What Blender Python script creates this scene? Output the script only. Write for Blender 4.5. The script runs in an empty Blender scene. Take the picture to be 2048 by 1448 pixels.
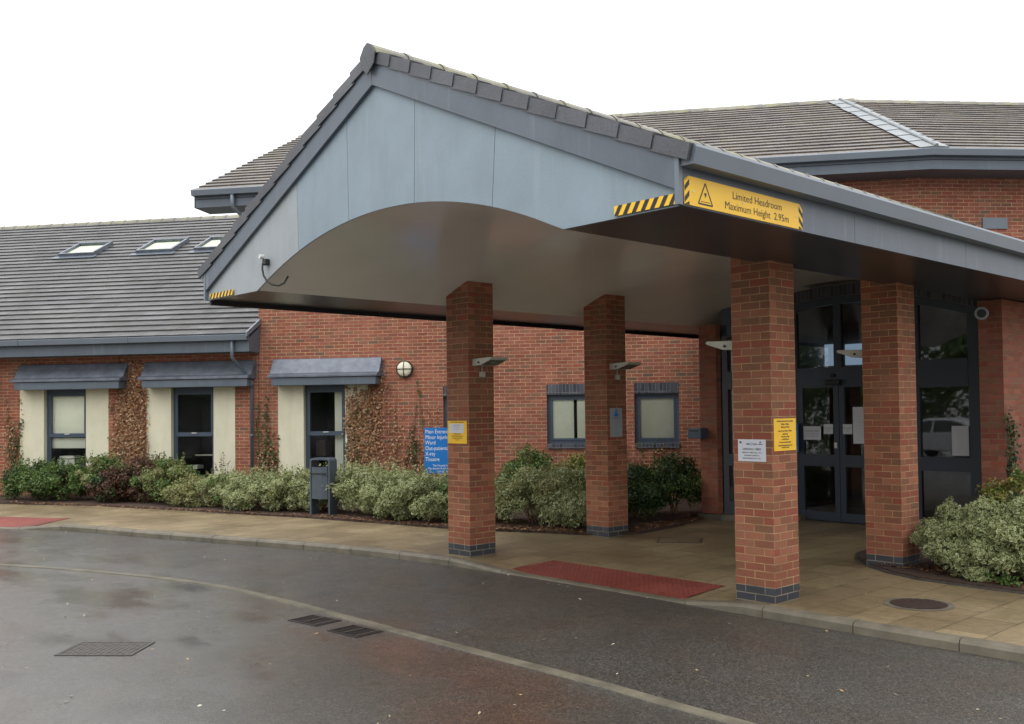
import bpy, bmesh, math, random
import numpy as np
from mathutils import Vector, Matrix
random.seed(7); rng = np.random.default_rng(7)
scene = bpy.context.scene
COL = scene.collection
# ------------------------------------------------------------------ camera
cam_d = bpy.data.cameras.new("camera"); cam = bpy.data.objects.new("camera", cam_d); COL.objects.link(cam)
R_ = Vector((0.68052, 0.73263, -0.01197)); U_ = Vector((0.02770, -0.00940, 0.99957)); F_ = Vector((-0.73221, 0.68056, 0.02668))
cam.matrix_world = Matrix(((R_.x, U_.x, -F_.x, 5.1282), (R_.y, U_.y, -F_.y, -8.1808), (R_.z, U_.z, -F_.z, 1.8963), (0, 0, 0, 1)))
cam_d.sensor_width = 36.0; cam_d.lens = 33.98; cam_d.shift_y = 44 / 2048
cam_d.clip_start = 0.05; cam_d.clip_end = 800
scene.camera = cam
# ------------------------------------------------------------------ sky, sun, exposure
SUN_EL, SUN_AZ = math.radians(48), math.radians(190)
w = bpy.data.worlds.new("World"); scene.world = w; w.use_nodes = True
nt = w.node_tree; nt.nodes.clear()
out = nt.nodes.new("ShaderNodeOutputWorld"); bg = nt.nodes.new("ShaderNodeBackground")
sky = nt.nodes.new("ShaderNodeTexSky"); sky.sky_type = 'NISHITA'; sky.sun_disc = False
sky.sun_elevation = SUN_EL; sky.sun_rotation = SUN_AZ; sky.air_density = 1.0; sky.dust_density = 6.0; sky.ozone_density = 1.0
hs = nt.nodes.new("ShaderNodeHueSaturation"); hs.inputs['Saturation'].default_value = 0.1; hs.inputs['Value'].default_value = 1.0
mx = nt.nodes.new("ShaderNodeMix"); mx.data_type = 'RGBA'; mx.inputs[0].default_value = 0.92
tc = nt.nodes.new("ShaderNodeTexCoord"); sx = nt.nodes.new("ShaderNodeSeparateXYZ"); nt.links.new(tc.outputs['Generated'], sx.inputs[0])
cie = nt.nodes.new("ShaderNodeMapRange"); nt.links.new(sx.outputs[2], cie.inputs[0]); cie.inputs[1].default_value = 0; cie.inputs[2].default_value = 1
cie.inputs[3].default_value = 6.7; cie.inputs[4].default_value = 19.0       # overcast sky: three times brighter overhead than at the horizon
cn = nt.nodes.new("ShaderNodeTexNoise"); cn.inputs['Scale'].default_value = 2.2; cn.inputs['Detail'].default_value = 5; nt.links.new(tc.outputs['Generated'], cn.inputs['Vector'])
cr = nt.nodes.new("ShaderNodeMapRange"); nt.links.new(cn.outputs[0], cr.inputs[0]); cr.inputs[1].default_value = 0.3; cr.inputs[2].default_value = 0.7; cr.inputs[3].default_value = 0.92; cr.inputs[4].default_value = 1.08
cm = nt.nodes.new("ShaderNodeMath"); cm.operation = 'MULTIPLY'; nt.links.new(cie.outputs[0], cm.inputs[0]); nt.links.new(cr.outputs[0], cm.inputs[1])
cc = nt.nodes.new("ShaderNodeCombineColor"); cb_ = nt.nodes.new("ShaderNodeMath"); cb_.operation = 'MULTIPLY'; cb_.inputs[1].default_value = 1.02; nt.links.new(cm.outputs[0], cb_.inputs[0])
nt.links.new(cm.outputs[0], cc.inputs[0]); nt.links.new(cm.outputs[0], cc.inputs[1]); nt.links.new(cb_.outputs[0], cc.inputs[2]); nt.links.new(cc.outputs[0], mx.inputs[7])
nt.links.new(sky.outputs[0], hs.inputs['Color']); nt.links.new(hs.outputs[0], mx.inputs[6])
nt.links.new(mx.outputs[2], bg.inputs['Color']); bg.inputs['Strength'].default_value = 0.15
nt.links.new(bg.outputs[0], out.inputs['Surface'])
sl = bpy.data.lights.new("sun", 'SUN'); sun = bpy.data.objects.new("sun", sl); COL.objects.link(sun)
sl.energy = 0.6; sl.angle = math.radians(50); sl.color = (1, 0.97, 0.93)
sd = Vector((math.sin(SUN_AZ) * math.cos(SUN_EL), math.cos(SUN_AZ) * math.cos(SUN_EL), math.sin(SUN_EL)))
sun.rotation_euler = sd.to_track_quat('Z', 'Y').to_euler()
scene.view_settings.view_transform = 'Standard'; scene.view_settings.look = 'None'
scene.view_settings.exposure = 0.0; scene.view_settings.gamma = 1.0

# ------------------------------------------------------------------ materials
def lin(r, g, b):
    f = lambda c: (c / 255 / 12.92) if c / 255 <= 0.04045 else ((c / 255 + 0.055) / 1.055) ** 2.4
    return (f(r), f(g), f(b), 1)
class NT:
    def __init__(s, name):
        s.m = bpy.data.materials.new(name); s.m.use_nodes = True; s.t = s.m.node_tree; s.n = s.t.nodes
        s.b = s.n["Principled BSDF"]
    def new(s, t, **k):
        x = s.n.new(t)
        for a, v in k.items():
            if a.startswith('i_'): x.inputs[a[2:].replace('_', ' ')].default_value = v
            else: setattr(x, a, v)
        return x
    def link(s, a, b): s.t.links.new(a, b)
    def noise(s, scale, detail=4, rough=0.6, vec=None):
        n = s.new("ShaderNodeTexNoise"); n.inputs['Scale'].default_value = scale; n.inputs['Detail'].default_value = detail
        n.inputs['Roughness'].default_value = rough
        if vec is not None: s.link(vec, n.inputs['Vector'])
        return n
    def ramp(s, fac, stops):
        r = s.new("ShaderNodeValToRGB"); e = r.color_ramp.elements
        while len(e) > 1: e.remove(e[-1])
        e[0].position = stops[0][0]; e[0].color = stops[0][1]
        for p, c in stops[1:]:
            x = e.new(p); x.color = c
        s.link(fac, r.inputs[0]); return r
    def mix(s, fac, a, b, mode='MIX'):
        x = s.new("ShaderNodeMix"); x.data_type = 'RGBA'; x.blend_type = mode
        for v, i in ((fac, 0), (a, 6), (b, 7)):
            if isinstance(v, (int, float)): x.inputs[i].default_value = v
            elif isinstance(v, tuple): x.inputs[i].default_value = v
            else: s.link(v, x.inputs[i])
        return x.outputs[2]
    def bump(s, h, strength=0.3, dist=0.01):
        b = s.new("ShaderNodeBump"); b.inputs['Strength'].default_value = strength; b.inputs['Distance'].default_value = dist
        s.link(h, b.inputs['Height']); s.link(b.outputs[0], s.b.inputs['Normal']); return b
    def pos(s): return s.new("ShaderNodeNewGeometry").outputs['Position']
    def uv(s): return s.new("ShaderNodeTexCoord").outputs['UV']
    def rnd(s): return s.new("ShaderNodeNewGeometry").outputs['Random Per Island']
    def map(s, vec, scale):
        m = s.new("ShaderNodeMapping"); m.inputs['Scale'].default_value = scale; s.link(vec, m.inputs[0]); return m.outputs[0]
def g(v): return (v, v, v, 1)

def plain(name, c, rough=0.5, metal=0, var=0.12, scale=6, spec=0.5, bump=0.0):
    t = NT(name); n = t.noise(scale, 5, vec=t.pos())
    lo = tuple(x * (1 - var) for x in c[:3]) + (1,); hi = tuple(min(1, x * (1 + var)) for x in c[:3]) + (1,)
    r = t.ramp(n.outputs[0], [(0.3, lo), (0.7, hi)])
    t.link(r.outputs[0], t.b.inputs['Base Color']); t.b.inputs['Roughness'].default_value = rough
    t.b.inputs['Metallic'].default_value = metal; t.b.inputs['Specular IOR Level'].default_value = spec
    if bump:
        n2 = t.noise(120, 3, vec=t.pos()); t.bump(n2.outputs[0], bump, 0.003)
    return t.m

def brick_mat(name, stops, mortar, stain=0.25, rough=0.85, bw=0.225, rh=0.075, mort=0.006, off=0.5):
    t = NT(name); uv = t.uv()
    nw = t.noise(2.0, 3, vec=t.pos())
    b = t.new("ShaderNodeTexBrick"); b.offset = off; t.link(uv, b.inputs['Vector'])
    for k, v in (('Scale', 1), ('Mortar Size', mort), ('Mortar Smooth', 0.25), ('Bias', 0), ('Brick Width', bw), ('Row Height', rh)):
        b.inputs[k].default_value = v
    b.inputs['Color1'].default_value = g(0); b.inputs['Color2'].default_value = g(1); b.inputs['Mortar'].default_value = g(0.5)
    r = t.ramp(b.outputs['Color'], stops)
    # speckle inside each brick and big weather variation
    n1 = t.noise(60, 4, 0.7, vec=t.pos()); s1 = t.ramp(n1.outputs[0], [(0.25, g(0.78)), (0.75, g(1.18))])
    c = t.mix(1.0, r.outputs[0], s1.outputs[0], 'MULTIPLY')
    n2 = t.noise(0.9, 5, 0.6, vec=t.pos()); s2 = t.ramp(n2.outputs[0], [(0.3, g(1 - stain)), (0.7, g(1 + stain * 0.6))])
    c = t.mix(1.0, c, s2.outputs[0], 'MULTIPLY')
    nm = t.noise(5, 4, vec=t.pos()); mr = t.ramp(nm.outputs[0], [(0.35, tuple(x * 0.55 for x in mortar[:3]) + (1,)), (0.65, mortar)])
    c = t.mix(b.outputs['Fac'], c, mr.outputs[0])
    t.link(c, t.b.inputs['Base Color']); t.b.inputs['Roughness'].default_value = rough
    t.b.inputs['Specular IOR Level'].default_value = 0.25
    inv = t.new("ShaderNodeMath", operation='SUBTRACT'); inv.inputs[0].default_value = 1; t.link(b.outputs['Fac'], inv.inputs[1])
    add = t.new("ShaderNodeMath", operation='MULTIPLY_ADD'); t.link(n1.outputs[0], add.inputs[0]); add.inputs[1].default_value = 0.35; t.link(inv.outputs[0], add.inputs[2])
    t.bump(add.outputs[0], 0.6, 0.006)
    return t.m
RED = [(0.0, lin(138, 80, 66)), (0.25, lin(148, 90, 74)), (0.45, lin(159, 102, 84)), (0.6, lin(140, 84, 72)), (0.75, lin(134, 98, 80)), (0.88, lin(154, 88, 68)), (1.0, lin(112, 90, 78))]
M = {}
M['brick'] = brick_mat("red_multi_brick", RED, lin(200, 166, 128))
REDC = [(0.0, lin(144, 80, 64)), (0.2, lin(136, 96, 73)), (0.45, lin(164, 106, 82)), (0.6, lin(128, 92, 70)), (0.8, lin(148, 84, 66)), (1.0, lin(120, 92, 71))]
M['brick_col'] = brick_mat("red_column_brick", REDC, lin(184, 148, 110), stain=0.2, mort=0.0052)
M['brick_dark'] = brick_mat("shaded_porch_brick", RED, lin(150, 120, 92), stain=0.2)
BLUE = [(0.0, lin(60, 62, 68)), (0.5, lin(76, 79, 85)), (1.0, lin(92, 92, 96))]
M['blue'] = brick_mat("blue_engineering_brick", BLUE, lin(136, 128, 110), rough=0.55)
M['soldier'] = brick_mat("blue_soldier_brick", BLUE + [], lin(120, 122, 128), rough=0.5, bw=0.075, rh=0.225, off=0.0)
M['fascia'] = plain("slate_blue_paint", lin(92, 101, 111), 0.38, var=0.14, scale=1.8)
M['gutter'] = plain("grey_gutter_metal", lin(108, 117, 126), 0.35, var=0.06, scale=2)
M['gable'] = plain("pale_blue_board", lin(130, 146, 156), 0.5, var=0.08, scale=1.2)
M['gable_grey'] = plain("pale_grey_board", lin(150, 157, 160), 0.5, var=0.07, scale=1.2)
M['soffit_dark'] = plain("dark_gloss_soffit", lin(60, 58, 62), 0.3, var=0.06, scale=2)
M['frame'] = plain("dark_blue_frame", lin(68, 80, 94), 0.35, var=0.06, scale=3)
M['door_frame'] = plain("dark_door_frame", lin(56, 64, 76), 0.35, var=0.06, scale=3)

M['lead'] = plain("grey_lead_sheet", lin(104, 110, 120), 0.42, metal=0.25, var=0.28, scale=5)
M['lead_pale'] = plain("pale_zinc_hip", lin(128, 134, 136), 0.5, metal=0.1, var=0.16, scale=5)
M['soil'] = plain("wet_bark_soil", lin(62, 46, 36), 0.8, var=0.5, scale=25, bump=1.0)
M['black'] = plain("black_rubber", lin(28, 28, 30), 0.5, var=0.1)
M['interior'] = plain("dim_interior", lin(34, 34, 38), 0.9, var=0.2, scale=2)
M['lobby'] = plain("lobby_walls", lin(120, 120, 116), 0.8, var=0.3, scale=1.5)
M['white'] = plain("white_plastic", lin(208, 208, 204), 0.45, var=0.04)
M['paper'] = plain("white_paper", lin(205, 207, 212), 0.6, var=0.03, scale=3)
M['ink'] = plain("black_ink", lin(30, 28, 30), 0.5, var=0.05)
M['inkgrey'] = plain("grey_ink", lin(92, 92, 100), 0.5, var=0.05)
M['yellow'] = plain("yellow_sign", lin(240, 190, 34), 0.38, var=0.04, scale=3)
M['bluesign'] = plain("blue_sign", lin(10, 116, 198), 0.4, var=0.05, scale=3)
M['signwhite'] = plain("sign_white", lin(232, 236, 240), 0.5, var=0.02)
M['lamp'] = plain("cream_lamp_body", lin(176, 176, 160), 0.4, var=0.08, scale=8)
M['lampdark'] = plain("lamp_glass", lin(88, 92, 88), 0.2, var=0.08, scale=8)
M['bin'] = plain("grey_bin_paint", lin(74, 84, 93), 0.4, var=0.1, scale=8)
M['blind'] = plain("pale_green_blind", lin(250, 251, 232), 0.8, var=0.06, scale=4)
M['iron'] = plain("rusty_iron", lin(62, 48, 42), 0.6, var=0.4, scale=20, bump=0.6)
M['coverdark'] = plain("worn_grey_iron", lin(70, 66, 62), 0.5, var=0.35, scale=20, bump=0.6)
M['barpale'] = plain('worn_bar', lin(88, 78, 70), 0.45, var=0.3, scale=30)
M['grate'] = plain("black_iron_grate", lin(40, 36, 34), 0.45, var=0.3, scale=20)
M['opal'] = plain("opal_glass", lin(226, 222, 196), 0.25, var=0.03)
M['stem'] = plain("woody_stem", lin(110, 84, 62), 0.8, var=0.25, scale=10)
M['tyre'] = plain("tyre_rubber", lin(30, 30, 32), 0.8)
M['carpaint'] = plain("silver_white_paint", lin(205, 208, 212), 0.2, var=0.01)
M['bark'] = plain("tree_bark", lin(84, 72, 58), 0.9, var=0.3, scale=8)
M['redcar'] = plain("red_lens", lin(150, 20, 16), 0.2)

def board_mat(name, c, rough, pale, dark, amt=0.5):
    t = NT(name); p = t.pos(); n = t.noise(1.5, 4, vec=p)
    r = t.ramp(n.outputs[0], [(0.3, tuple(x * 0.9 for x in c[:3]) + (1,)), (0.7, tuple(x * 1.07 for x in c[:3]) + (1,))])
    st = t.noise(3.5, 3, 0.6, vec=t.map(p, (3.0, 3.0, 0.22))); f = t.ramp(st.outputs[0], [(0.6, g(0)), (0.7, g(amt))])
    cl = t.mix(f.outputs[0], r.outputs[0], pale)
    s2 = t.noise(2.1, 5, 0.7, vec=t.map(p, (2.2, 2.2, 0.35))); f2 = t.ramp(s2.outputs[0], [(0.5, g(0)), (0.75, g(amt * 0.9))])
    cl = t.mix(f2.outputs[0], cl, dark)
    n5 = t.noise(90, 3, 0.7, vec=p); f5 = t.ramp(n5.outputs[0], [(0.3, g(0.93)), (0.7, g(1.06))]); cl = t.mix(1.0, cl, f5.outputs[0], 'MULTIPLY')
    t.link(cl, t.b.inputs['Base Color']); t.b.inputs['Roughness'].default_value = rough
    nb = t.noise(1.8, 2, vec=p); t.bump(nb.outputs[0], 0.25, 0.012)
    return t.m
M['fascia'] = board_mat("slate_blue_paint", lin(88, 98, 108), 0.4, lin(112, 120, 126), lin(72, 80, 86))
M['gable'] = board_mat("pale_blue_board", lin(130, 146, 156), 0.5, lin(142, 156, 164), lin(112, 124, 128), 0.4)
M['gable_grey'] = board_mat("pale_grey_board", lin(150, 157, 160), 0.5, lin(160, 166, 168), lin(128, 132, 130), 0.4)
M['render'] = board_mat('cream_render', lin(212, 208, 182), 0.85, lin(220, 217, 196), lin(176, 172, 146), 0.3)
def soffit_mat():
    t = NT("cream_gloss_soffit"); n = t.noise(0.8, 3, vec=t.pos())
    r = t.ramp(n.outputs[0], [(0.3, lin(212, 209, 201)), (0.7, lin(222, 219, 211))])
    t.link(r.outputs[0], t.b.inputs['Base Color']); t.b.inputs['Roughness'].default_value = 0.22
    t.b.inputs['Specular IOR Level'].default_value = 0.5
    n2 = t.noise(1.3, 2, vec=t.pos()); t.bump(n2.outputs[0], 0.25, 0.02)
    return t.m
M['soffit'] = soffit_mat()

def tile_mat(name, base, moss, wet):
    t = NT(name); p = t.pos()
    r = t.ramp(t.rnd(), [(0, tuple(x * 0.8 for x in base[:3]) + (1,)), (1, tuple(x * 1.18 for x in base[:3]) + (1,))])
    n = t.noise(2.2, 6, 0.7, vec=p); f = t.ramp(n.outputs[0], [(0.42, g(0)), (0.72, g(1))])
    fm = t.new("ShaderNodeMath", operation='MULTIPLY'); t.link(f.outputs[0], fm.inputs[0]); fm.inputs[1].default_value = wet
    c = t.mix(fm.outputs[0], r.outputs[0], moss)
    n3 = t.noise(45, 4, 0.7, vec=p); s3 = t.ramp(n3.outputs[0], [(0.3, g(0.72)), (0.7, g(1.2))])
    c = t.mix(1.0, c, s3.outputs[0], 'MULTIPLY')
    n7 = t.noise(0.45, 5, 0.7, vec=p); s7 = t.ramp(n7.outputs[0], [(0.35, g(0.74)), (0.65, g(1.14))]); c = t.mix(1.0, c, s7.outputs[0], 'MULTIPLY')
    n8 = t.noise(9, 4, 0.75, vec=p); s8 = t.ramp(n8.outputs[0], [(0.64, g(0)), (0.72, g(0.6 * wet))]); c = t.mix(s8.outputs[0], c, lin(168, 166, 140))
    t.link(c, t.b.inputs['Base Color'])
    n2 = t.noise(1.1, 4, vec=p); rr = t.ramp(n2.outputs[0], [(0.35, g(0.38)), (0.65, g(0.62))])
    t.link(rr.outputs[0], t.b.inputs['Roughness']); t.bump(n3.outputs[0], 0.4, 0.004)
    return t.m
M['tile'] = tile_mat("wet_grey_tile", lin(76, 76, 77), lin(94, 92, 80), 0.35)
M['tile_up'] = tile_mat("lichened_grey_tile", lin(96, 89, 84), lin(122, 114, 92), 0.55)
M['tile_can'] = tile_mat("dark_grey_tile", lin(84, 84, 88), lin(112, 108, 80), 0.4)
M['ridge'] = tile_mat("mossy_ridge_tile", lin(108, 106, 98), lin(150, 148, 104), 0.9)
M['verge'] = tile_mat("verge_tile", lin(80, 82, 88), lin(94, 94, 90), 0.2)

def asphalt():
    t = NT("wet_asphalt"); p = t.pos()
    n1 = t.noise(75, 4, 0.85, vec=p); n2 = t.noise(0.55, 5, 0.6, vec=p); n3 = t.noise(22, 5, 0.8, vec=p)
    c0 = t.ramp(n1.outputs[0], [(0.40, lin(18, 18, 17)), (0.5, lin(44, 43, 40)), (0.63, lin(122, 119, 110))])
    br = t.ramp(n2.outputs[0], [(0.44, g(0)), (0.66, g(1))])
    c = t.mix(br.outputs[0], c0.outputs[0], t.mix(1.0, c0.outputs[0], (1.1, 0.85, 0.66, 1), 'MULTIPLY'))
    c = t.mix(0.35, c, t.ramp(n3.outputs[0], [(0.3, lin(36, 35, 33)), (0.7, lin(72, 70, 65))]).outputs[0])
    # reddish brown patches with noise-broken edges beside the channel
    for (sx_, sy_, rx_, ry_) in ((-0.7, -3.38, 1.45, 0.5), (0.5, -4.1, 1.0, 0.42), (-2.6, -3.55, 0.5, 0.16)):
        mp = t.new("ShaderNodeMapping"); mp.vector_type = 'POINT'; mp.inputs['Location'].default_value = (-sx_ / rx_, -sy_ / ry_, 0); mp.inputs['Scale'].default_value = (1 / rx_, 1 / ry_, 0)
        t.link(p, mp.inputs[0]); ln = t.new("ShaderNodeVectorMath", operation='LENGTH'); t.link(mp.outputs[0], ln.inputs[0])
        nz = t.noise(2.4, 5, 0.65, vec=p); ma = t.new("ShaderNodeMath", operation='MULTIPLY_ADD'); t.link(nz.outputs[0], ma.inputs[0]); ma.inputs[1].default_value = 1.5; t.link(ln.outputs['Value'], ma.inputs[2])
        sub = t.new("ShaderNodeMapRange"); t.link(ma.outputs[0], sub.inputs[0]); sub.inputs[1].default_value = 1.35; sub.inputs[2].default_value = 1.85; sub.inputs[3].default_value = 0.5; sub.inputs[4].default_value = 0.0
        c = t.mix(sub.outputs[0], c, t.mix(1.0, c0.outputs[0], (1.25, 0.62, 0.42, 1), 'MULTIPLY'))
    t.link(c, t.b.inputs['Base Color'])
    # wetter sheet on the car park side of the channel (v < -3), drier lane under the canopy
    sp = t.new("ShaderNodeSeparateXYZ"); t.link(p, sp.inputs[0])
    mr = t.new("ShaderNodeMapRange"); t.link(sp.outputs[1], mr.inputs[0]); mr.inputs[1].default_value = -3.6; mr.inputs[2].default_value = -2.2
    mr.inputs[3].default_value = 0.0; mr.inputs[4].default_value = 0.2
    n4 = t.noise(1.3, 4, 0.65, vec=p); rr = t.ramp(n4.outputs[0], [(0.3, g(0.24)), (0.7, g(0.5))])
    ad = t.new("ShaderNodeMath", operation='ADD'); t.link(rr.outputs[0], ad.inputs[0]); t.link(mr.outputs[0], ad.inputs[1])
    t.link(ad.outputs[0], t.b.inputs['Roughness']); t.b.inputs['Specular IOR Level'].default_value = 0.5
    # thin film of rain water
    n6 = t.noise(0.8, 5, 0.62, vec=t.map(p, (1.0, 1.6, 1.0)))
    wf = t.ramp(n6.outputs[0], [(0.40, g(1.0)), (0.58, g(0.9))])
    cr_ = t.ramp(n6.outputs[0], [(0.40, g(0.10)), (0.58, g(0.19))]); t.link(cr_.outputs[0], t.b.inputs['Coat Roughness'])
    cs_ = t.ramp(n6.outputs[0], [(0.40, g(0.14)), (0.58, g(0.55))]); wm = t.new("ShaderNodeMapRange"); t.link(sp.outputs[1], wm.inputs[0])
    wm.inputs[1].default_value = -3.4; wm.inputs[2].default_value = -2.6; wm.inputs[3].default_value = 1.0; wm.inputs[4].default_value = 0.3
    wq = t.new("ShaderNodeMath", operation='MULTIPLY'); t.link(wf.outputs[0], wq.inputs[0]); t.link(wm.outputs[0], wq.inputs[1])
    t.link(wq.outputs[0], t.b.inputs['Coat Weight']); t.b.inputs['Coat Roughness'].default_value = 0.1; t.b.inputs['Coat IOR'].default_value = 1.62
    cb = t.new("ShaderNodeBump"); cb.inputs['Strength'].default_value = 0.6; cb.inputs['Distance'].default_value = 0.006; t.link(n1.outputs[0], cb.inputs['Height']); t.link(cs_.outputs[0], cb.inputs['Strength']); t.link(cb.outputs[0], t.b.inputs['Coat Normal'])
    ad2 = t.new("ShaderNodeMath", operation='ADD'); t.link(n1.outputs[0], ad2.inputs[0]); t.link(n3.outputs[0], ad2.inputs[1])
    t.bump(ad2.outputs[0], 0.7, 0.008)
    return t.m
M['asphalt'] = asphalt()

def paving(name, c1, c2, joint, bw, rh, mort=0.006, rough=(0.4, 0.7), off=0.5, blotch=0.3):
    t = NT(name); uv = t.uv(); p = t.pos()
    b = t.new("ShaderNodeTexBrick"); b.offset = off; t.link(uv, b.inputs['Vector'])
    for k, v in (('Scale', 1), ('Mortar Size', mort), ('Mortar Smooth', 0.4), ('Bias', 0), ('Brick Width', bw), ('Row Height', rh)):
        b.inputs[k].default_value = v
    b.inputs['Color1'].default_value = g(0); b.inputs['Color2'].default_value = g(1)
    r = t.ramp(b.outputs['Color'], [(0, c1), (1, c2)])
    n1 = t.noise(150, 3, 0.8, vec=p); s1 = t.ramp(n1.outputs[0], [(0.25, g(0.75)), (0.75, g(1.2))])
    c = t.mix(1.0, r.outputs[0], s1.outputs[0], 'MULTIPLY')
    n2 = t.noise(0.8, 6, 0.65, vec=p); s2 = t.ramp(n2.outputs[0], [(0.3, g(1 - blotch)), (0.7, g(1 + blotch * 0.4))])
    c = t.mix(1.0, c, s2.outputs[0], 'MULTIPLY')
    nj = t.noise(3.5, 3, vec=p); jf = t.ramp(nj.outputs[0], [(0.42, g(0.35)), (0.6, g(1.0))])
    fm = t.new("ShaderNodeMath", operation='MULTIPLY'); t.link(b.outputs['Fac'], fm.inputs[0]); t.link(jf.outputs[0], fm.inputs[1])
    c = t.mix(fm.outputs[0], c, joint)
    n9 = t.noise(14, 4, 0.75, vec=p); s9 = t.ramp(n9.outputs[0], [(0.35, g(0.82)), (0.65, g(1.12))]); c = t.mix(1.0, c, s9.outputs[0], 'MULTIPLY')
    t.link(c, t.b.inputs['Base Color'])
    rr = t.ramp(n2.outputs[0], [(0.35, g(rough[0])), (0.65, g(rough[1]))]); t.link(rr.outputs[0], t.b.inputs['Roughness'])
    t.bump(n1.outputs[0], 0.35, 0.004)
    return t.m
M['slabs'] = paving("buff_paving_slabs", lin(120, 104, 76), lin(138, 122, 91), lin(60, 48, 34), 0.6, 0.4, mort=0.007)
M['red_paving'] = paving("red_tactile_paving", lin(118, 54, 45), lin(130, 63, 52), lin(88, 42, 36), 0.4, 0.4, mort=0.004, blotch=0.15)
M['kerb'] = plain("concrete_kerb", lin(102, 96, 82), 0.6, var=0.3, scale=4, bump=0.6)
M['channel'] = plain("concrete_channel", lin(98, 93, 79), 0.6, var=0.42, scale=3.5, bump=0.5)

def leaf_mat(name, greens, edge=None, dead=None, deadf=0.0, rough=0.45):
    t = NT(name)
    r = t.ramp(t.rnd(), [(i / (len(greens) - 1), c) for i, c in enumerate(greens)])
    c = r.outputs[0]
    if edge is not None:
        sp = t.new("ShaderNodeSeparateXYZ"); t.link(t.uv(), sp.inputs[0])
        # distance from the leaf's midrib, 0..1 at the margin
        a = t.new("ShaderNodeMath", operation='ABSOLUTE'); t.link(sp.outputs[0], a.inputs[0])
        b = t.new("ShaderNodeMath", operation='ABSOLUTE'); t.link(sp.outputs[1], b.inputs[0])
        s = t.new("ShaderNodeMath", operation='ADD'); t.link(a.outputs[0], s.inputs[0]); t.link(b.outputs[0], s.inputs[1])
        f = t.ramp(s.outputs[0], [(0.62, g(0)), (0.78, g(1))])
        c = t.mix(f.outputs[0], c, edge)
    t.link(c, t.b.inputs['Base Color']); t.b.inputs['Roughness'].default_value = rough
    t.b.inputs['Specular IOR Level'].default_value = 0.35
    tr = t.new("ShaderNodeBsdfTranslucent"); t.link(c, tr.inputs['Color'])
    ms = t.new("ShaderNodeMixShader"); ms.inputs[0].default_value = 0.18
    o = t.n["Material Output"]; t.link(t.b.outputs[0], ms.inputs[1]); t.link(tr.outputs[0], ms.inputs[2]); t.link(ms.outputs[0], o.inputs['Surface'])
    return t.m
M['varieg'] = leaf_mat("variegated_leaves", [lin(46, 68, 32), lin(68, 92, 46), lin(98, 118, 66), lin(58, 82, 42)], lin(190, 193, 142))
M['varieg_dull'] = leaf_mat("dull_variegated_leaves", [lin(52, 72, 36), lin(76, 94, 48), lin(108, 112, 64), lin(110, 92, 56)], lin(164, 164, 112))
M['green'] = leaf_mat("glossy_green_leaves", [lin(48, 72, 34), lin(70, 98, 46), lin(96, 120, 60), lin(120, 134, 70)])
M['darkgreen'] = leaf_mat("dark_green_leaves", [lin(34, 52, 28), lin(52, 74, 38), lin(72, 94, 48)])
M['yelgreen'] = leaf_mat("yellow_green_leaves", [lin(84, 96, 40), lin(122, 128, 54), lin(150, 144, 66), lin(100, 92, 50)])
M['purple'] = leaf_mat("purple_brown_leaves", [lin(70, 44, 38), lin(92, 56, 46), lin(72, 62, 42), lin(112, 76, 60)])
M['dried'] = leaf_mat("dried_brown_leaves", [lin(128, 88, 60), lin(160, 116, 80), lin(190, 152, 114), lin(112, 76, 54), lin(206, 180, 148)], rough=0.7)
M['ivy'] = leaf_mat("ivy_leaves", [lin(40, 60, 32), lin(66, 86, 42), lin(96, 108, 60)])
M['litter'] = leaf_mat("fallen_leaves", [lin(98, 66, 44), lin(128, 90, 62), lin(78, 54, 38), lin(160, 124, 92)], rough=0.7)
M['chips'] = leaf_mat("pale_specks", [lin(210, 206, 190), lin(170, 160, 130), lin(200, 150, 100)], rough=0.6)

def glass_mat(name, tint, op=0.35):
    t = NT(name); tr = t.new("ShaderNodeBsdfTransparent"); tr.inputs[0].default_value = tint
    gl = t.new("ShaderNodeBsdfGlossy"); gl.inputs['Roughness'].default_value = 0.022 if 'tinted' in name else 0.07; gl.inputs['Color'].default_value = (1, 1, 1, 1)
    fr = t.new("ShaderNodeFresnel"); fr.inputs[0].default_value = 1.78 if 'tinted' in name else (1.22 if 'sky' in name else 1.4)
    ms = t.new("ShaderNodeMixShader"); t.link(fr.outputs[0], ms.inputs[0]); t.link(tr.outputs[0], ms.inputs[1]); t.link(gl.outputs[0], ms.inputs[2])
    t.link(ms.outputs[0], t.n["Material Output"].inputs['Surface'])
    return t.m
M['glass'] = glass_mat("window_glass", (0.95, 0.97, 0.95, 1))
M['glass_dark'] = glass_mat("tinted_glass", (0.6, 0.64, 0.66, 1))
M['skyglass'] = glass_mat('skylight_glass', (0.7, 0.74, 0.66, 1))
def emit(name, c, s):
    t = NT(name); t.b.inputs['Base Color'].default_value = (0, 0, 0, 1); t.b.inputs['Emission Color'].default_value = c; t.b.inputs['Emission Strength'].default_value = s
    return t.m
M['lit'] = emit("daylit_rear_window", lin(150, 170, 190), 0.9)
M['carglass'] = plain("car_glass", lin(22, 26, 30), 0.08)

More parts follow.
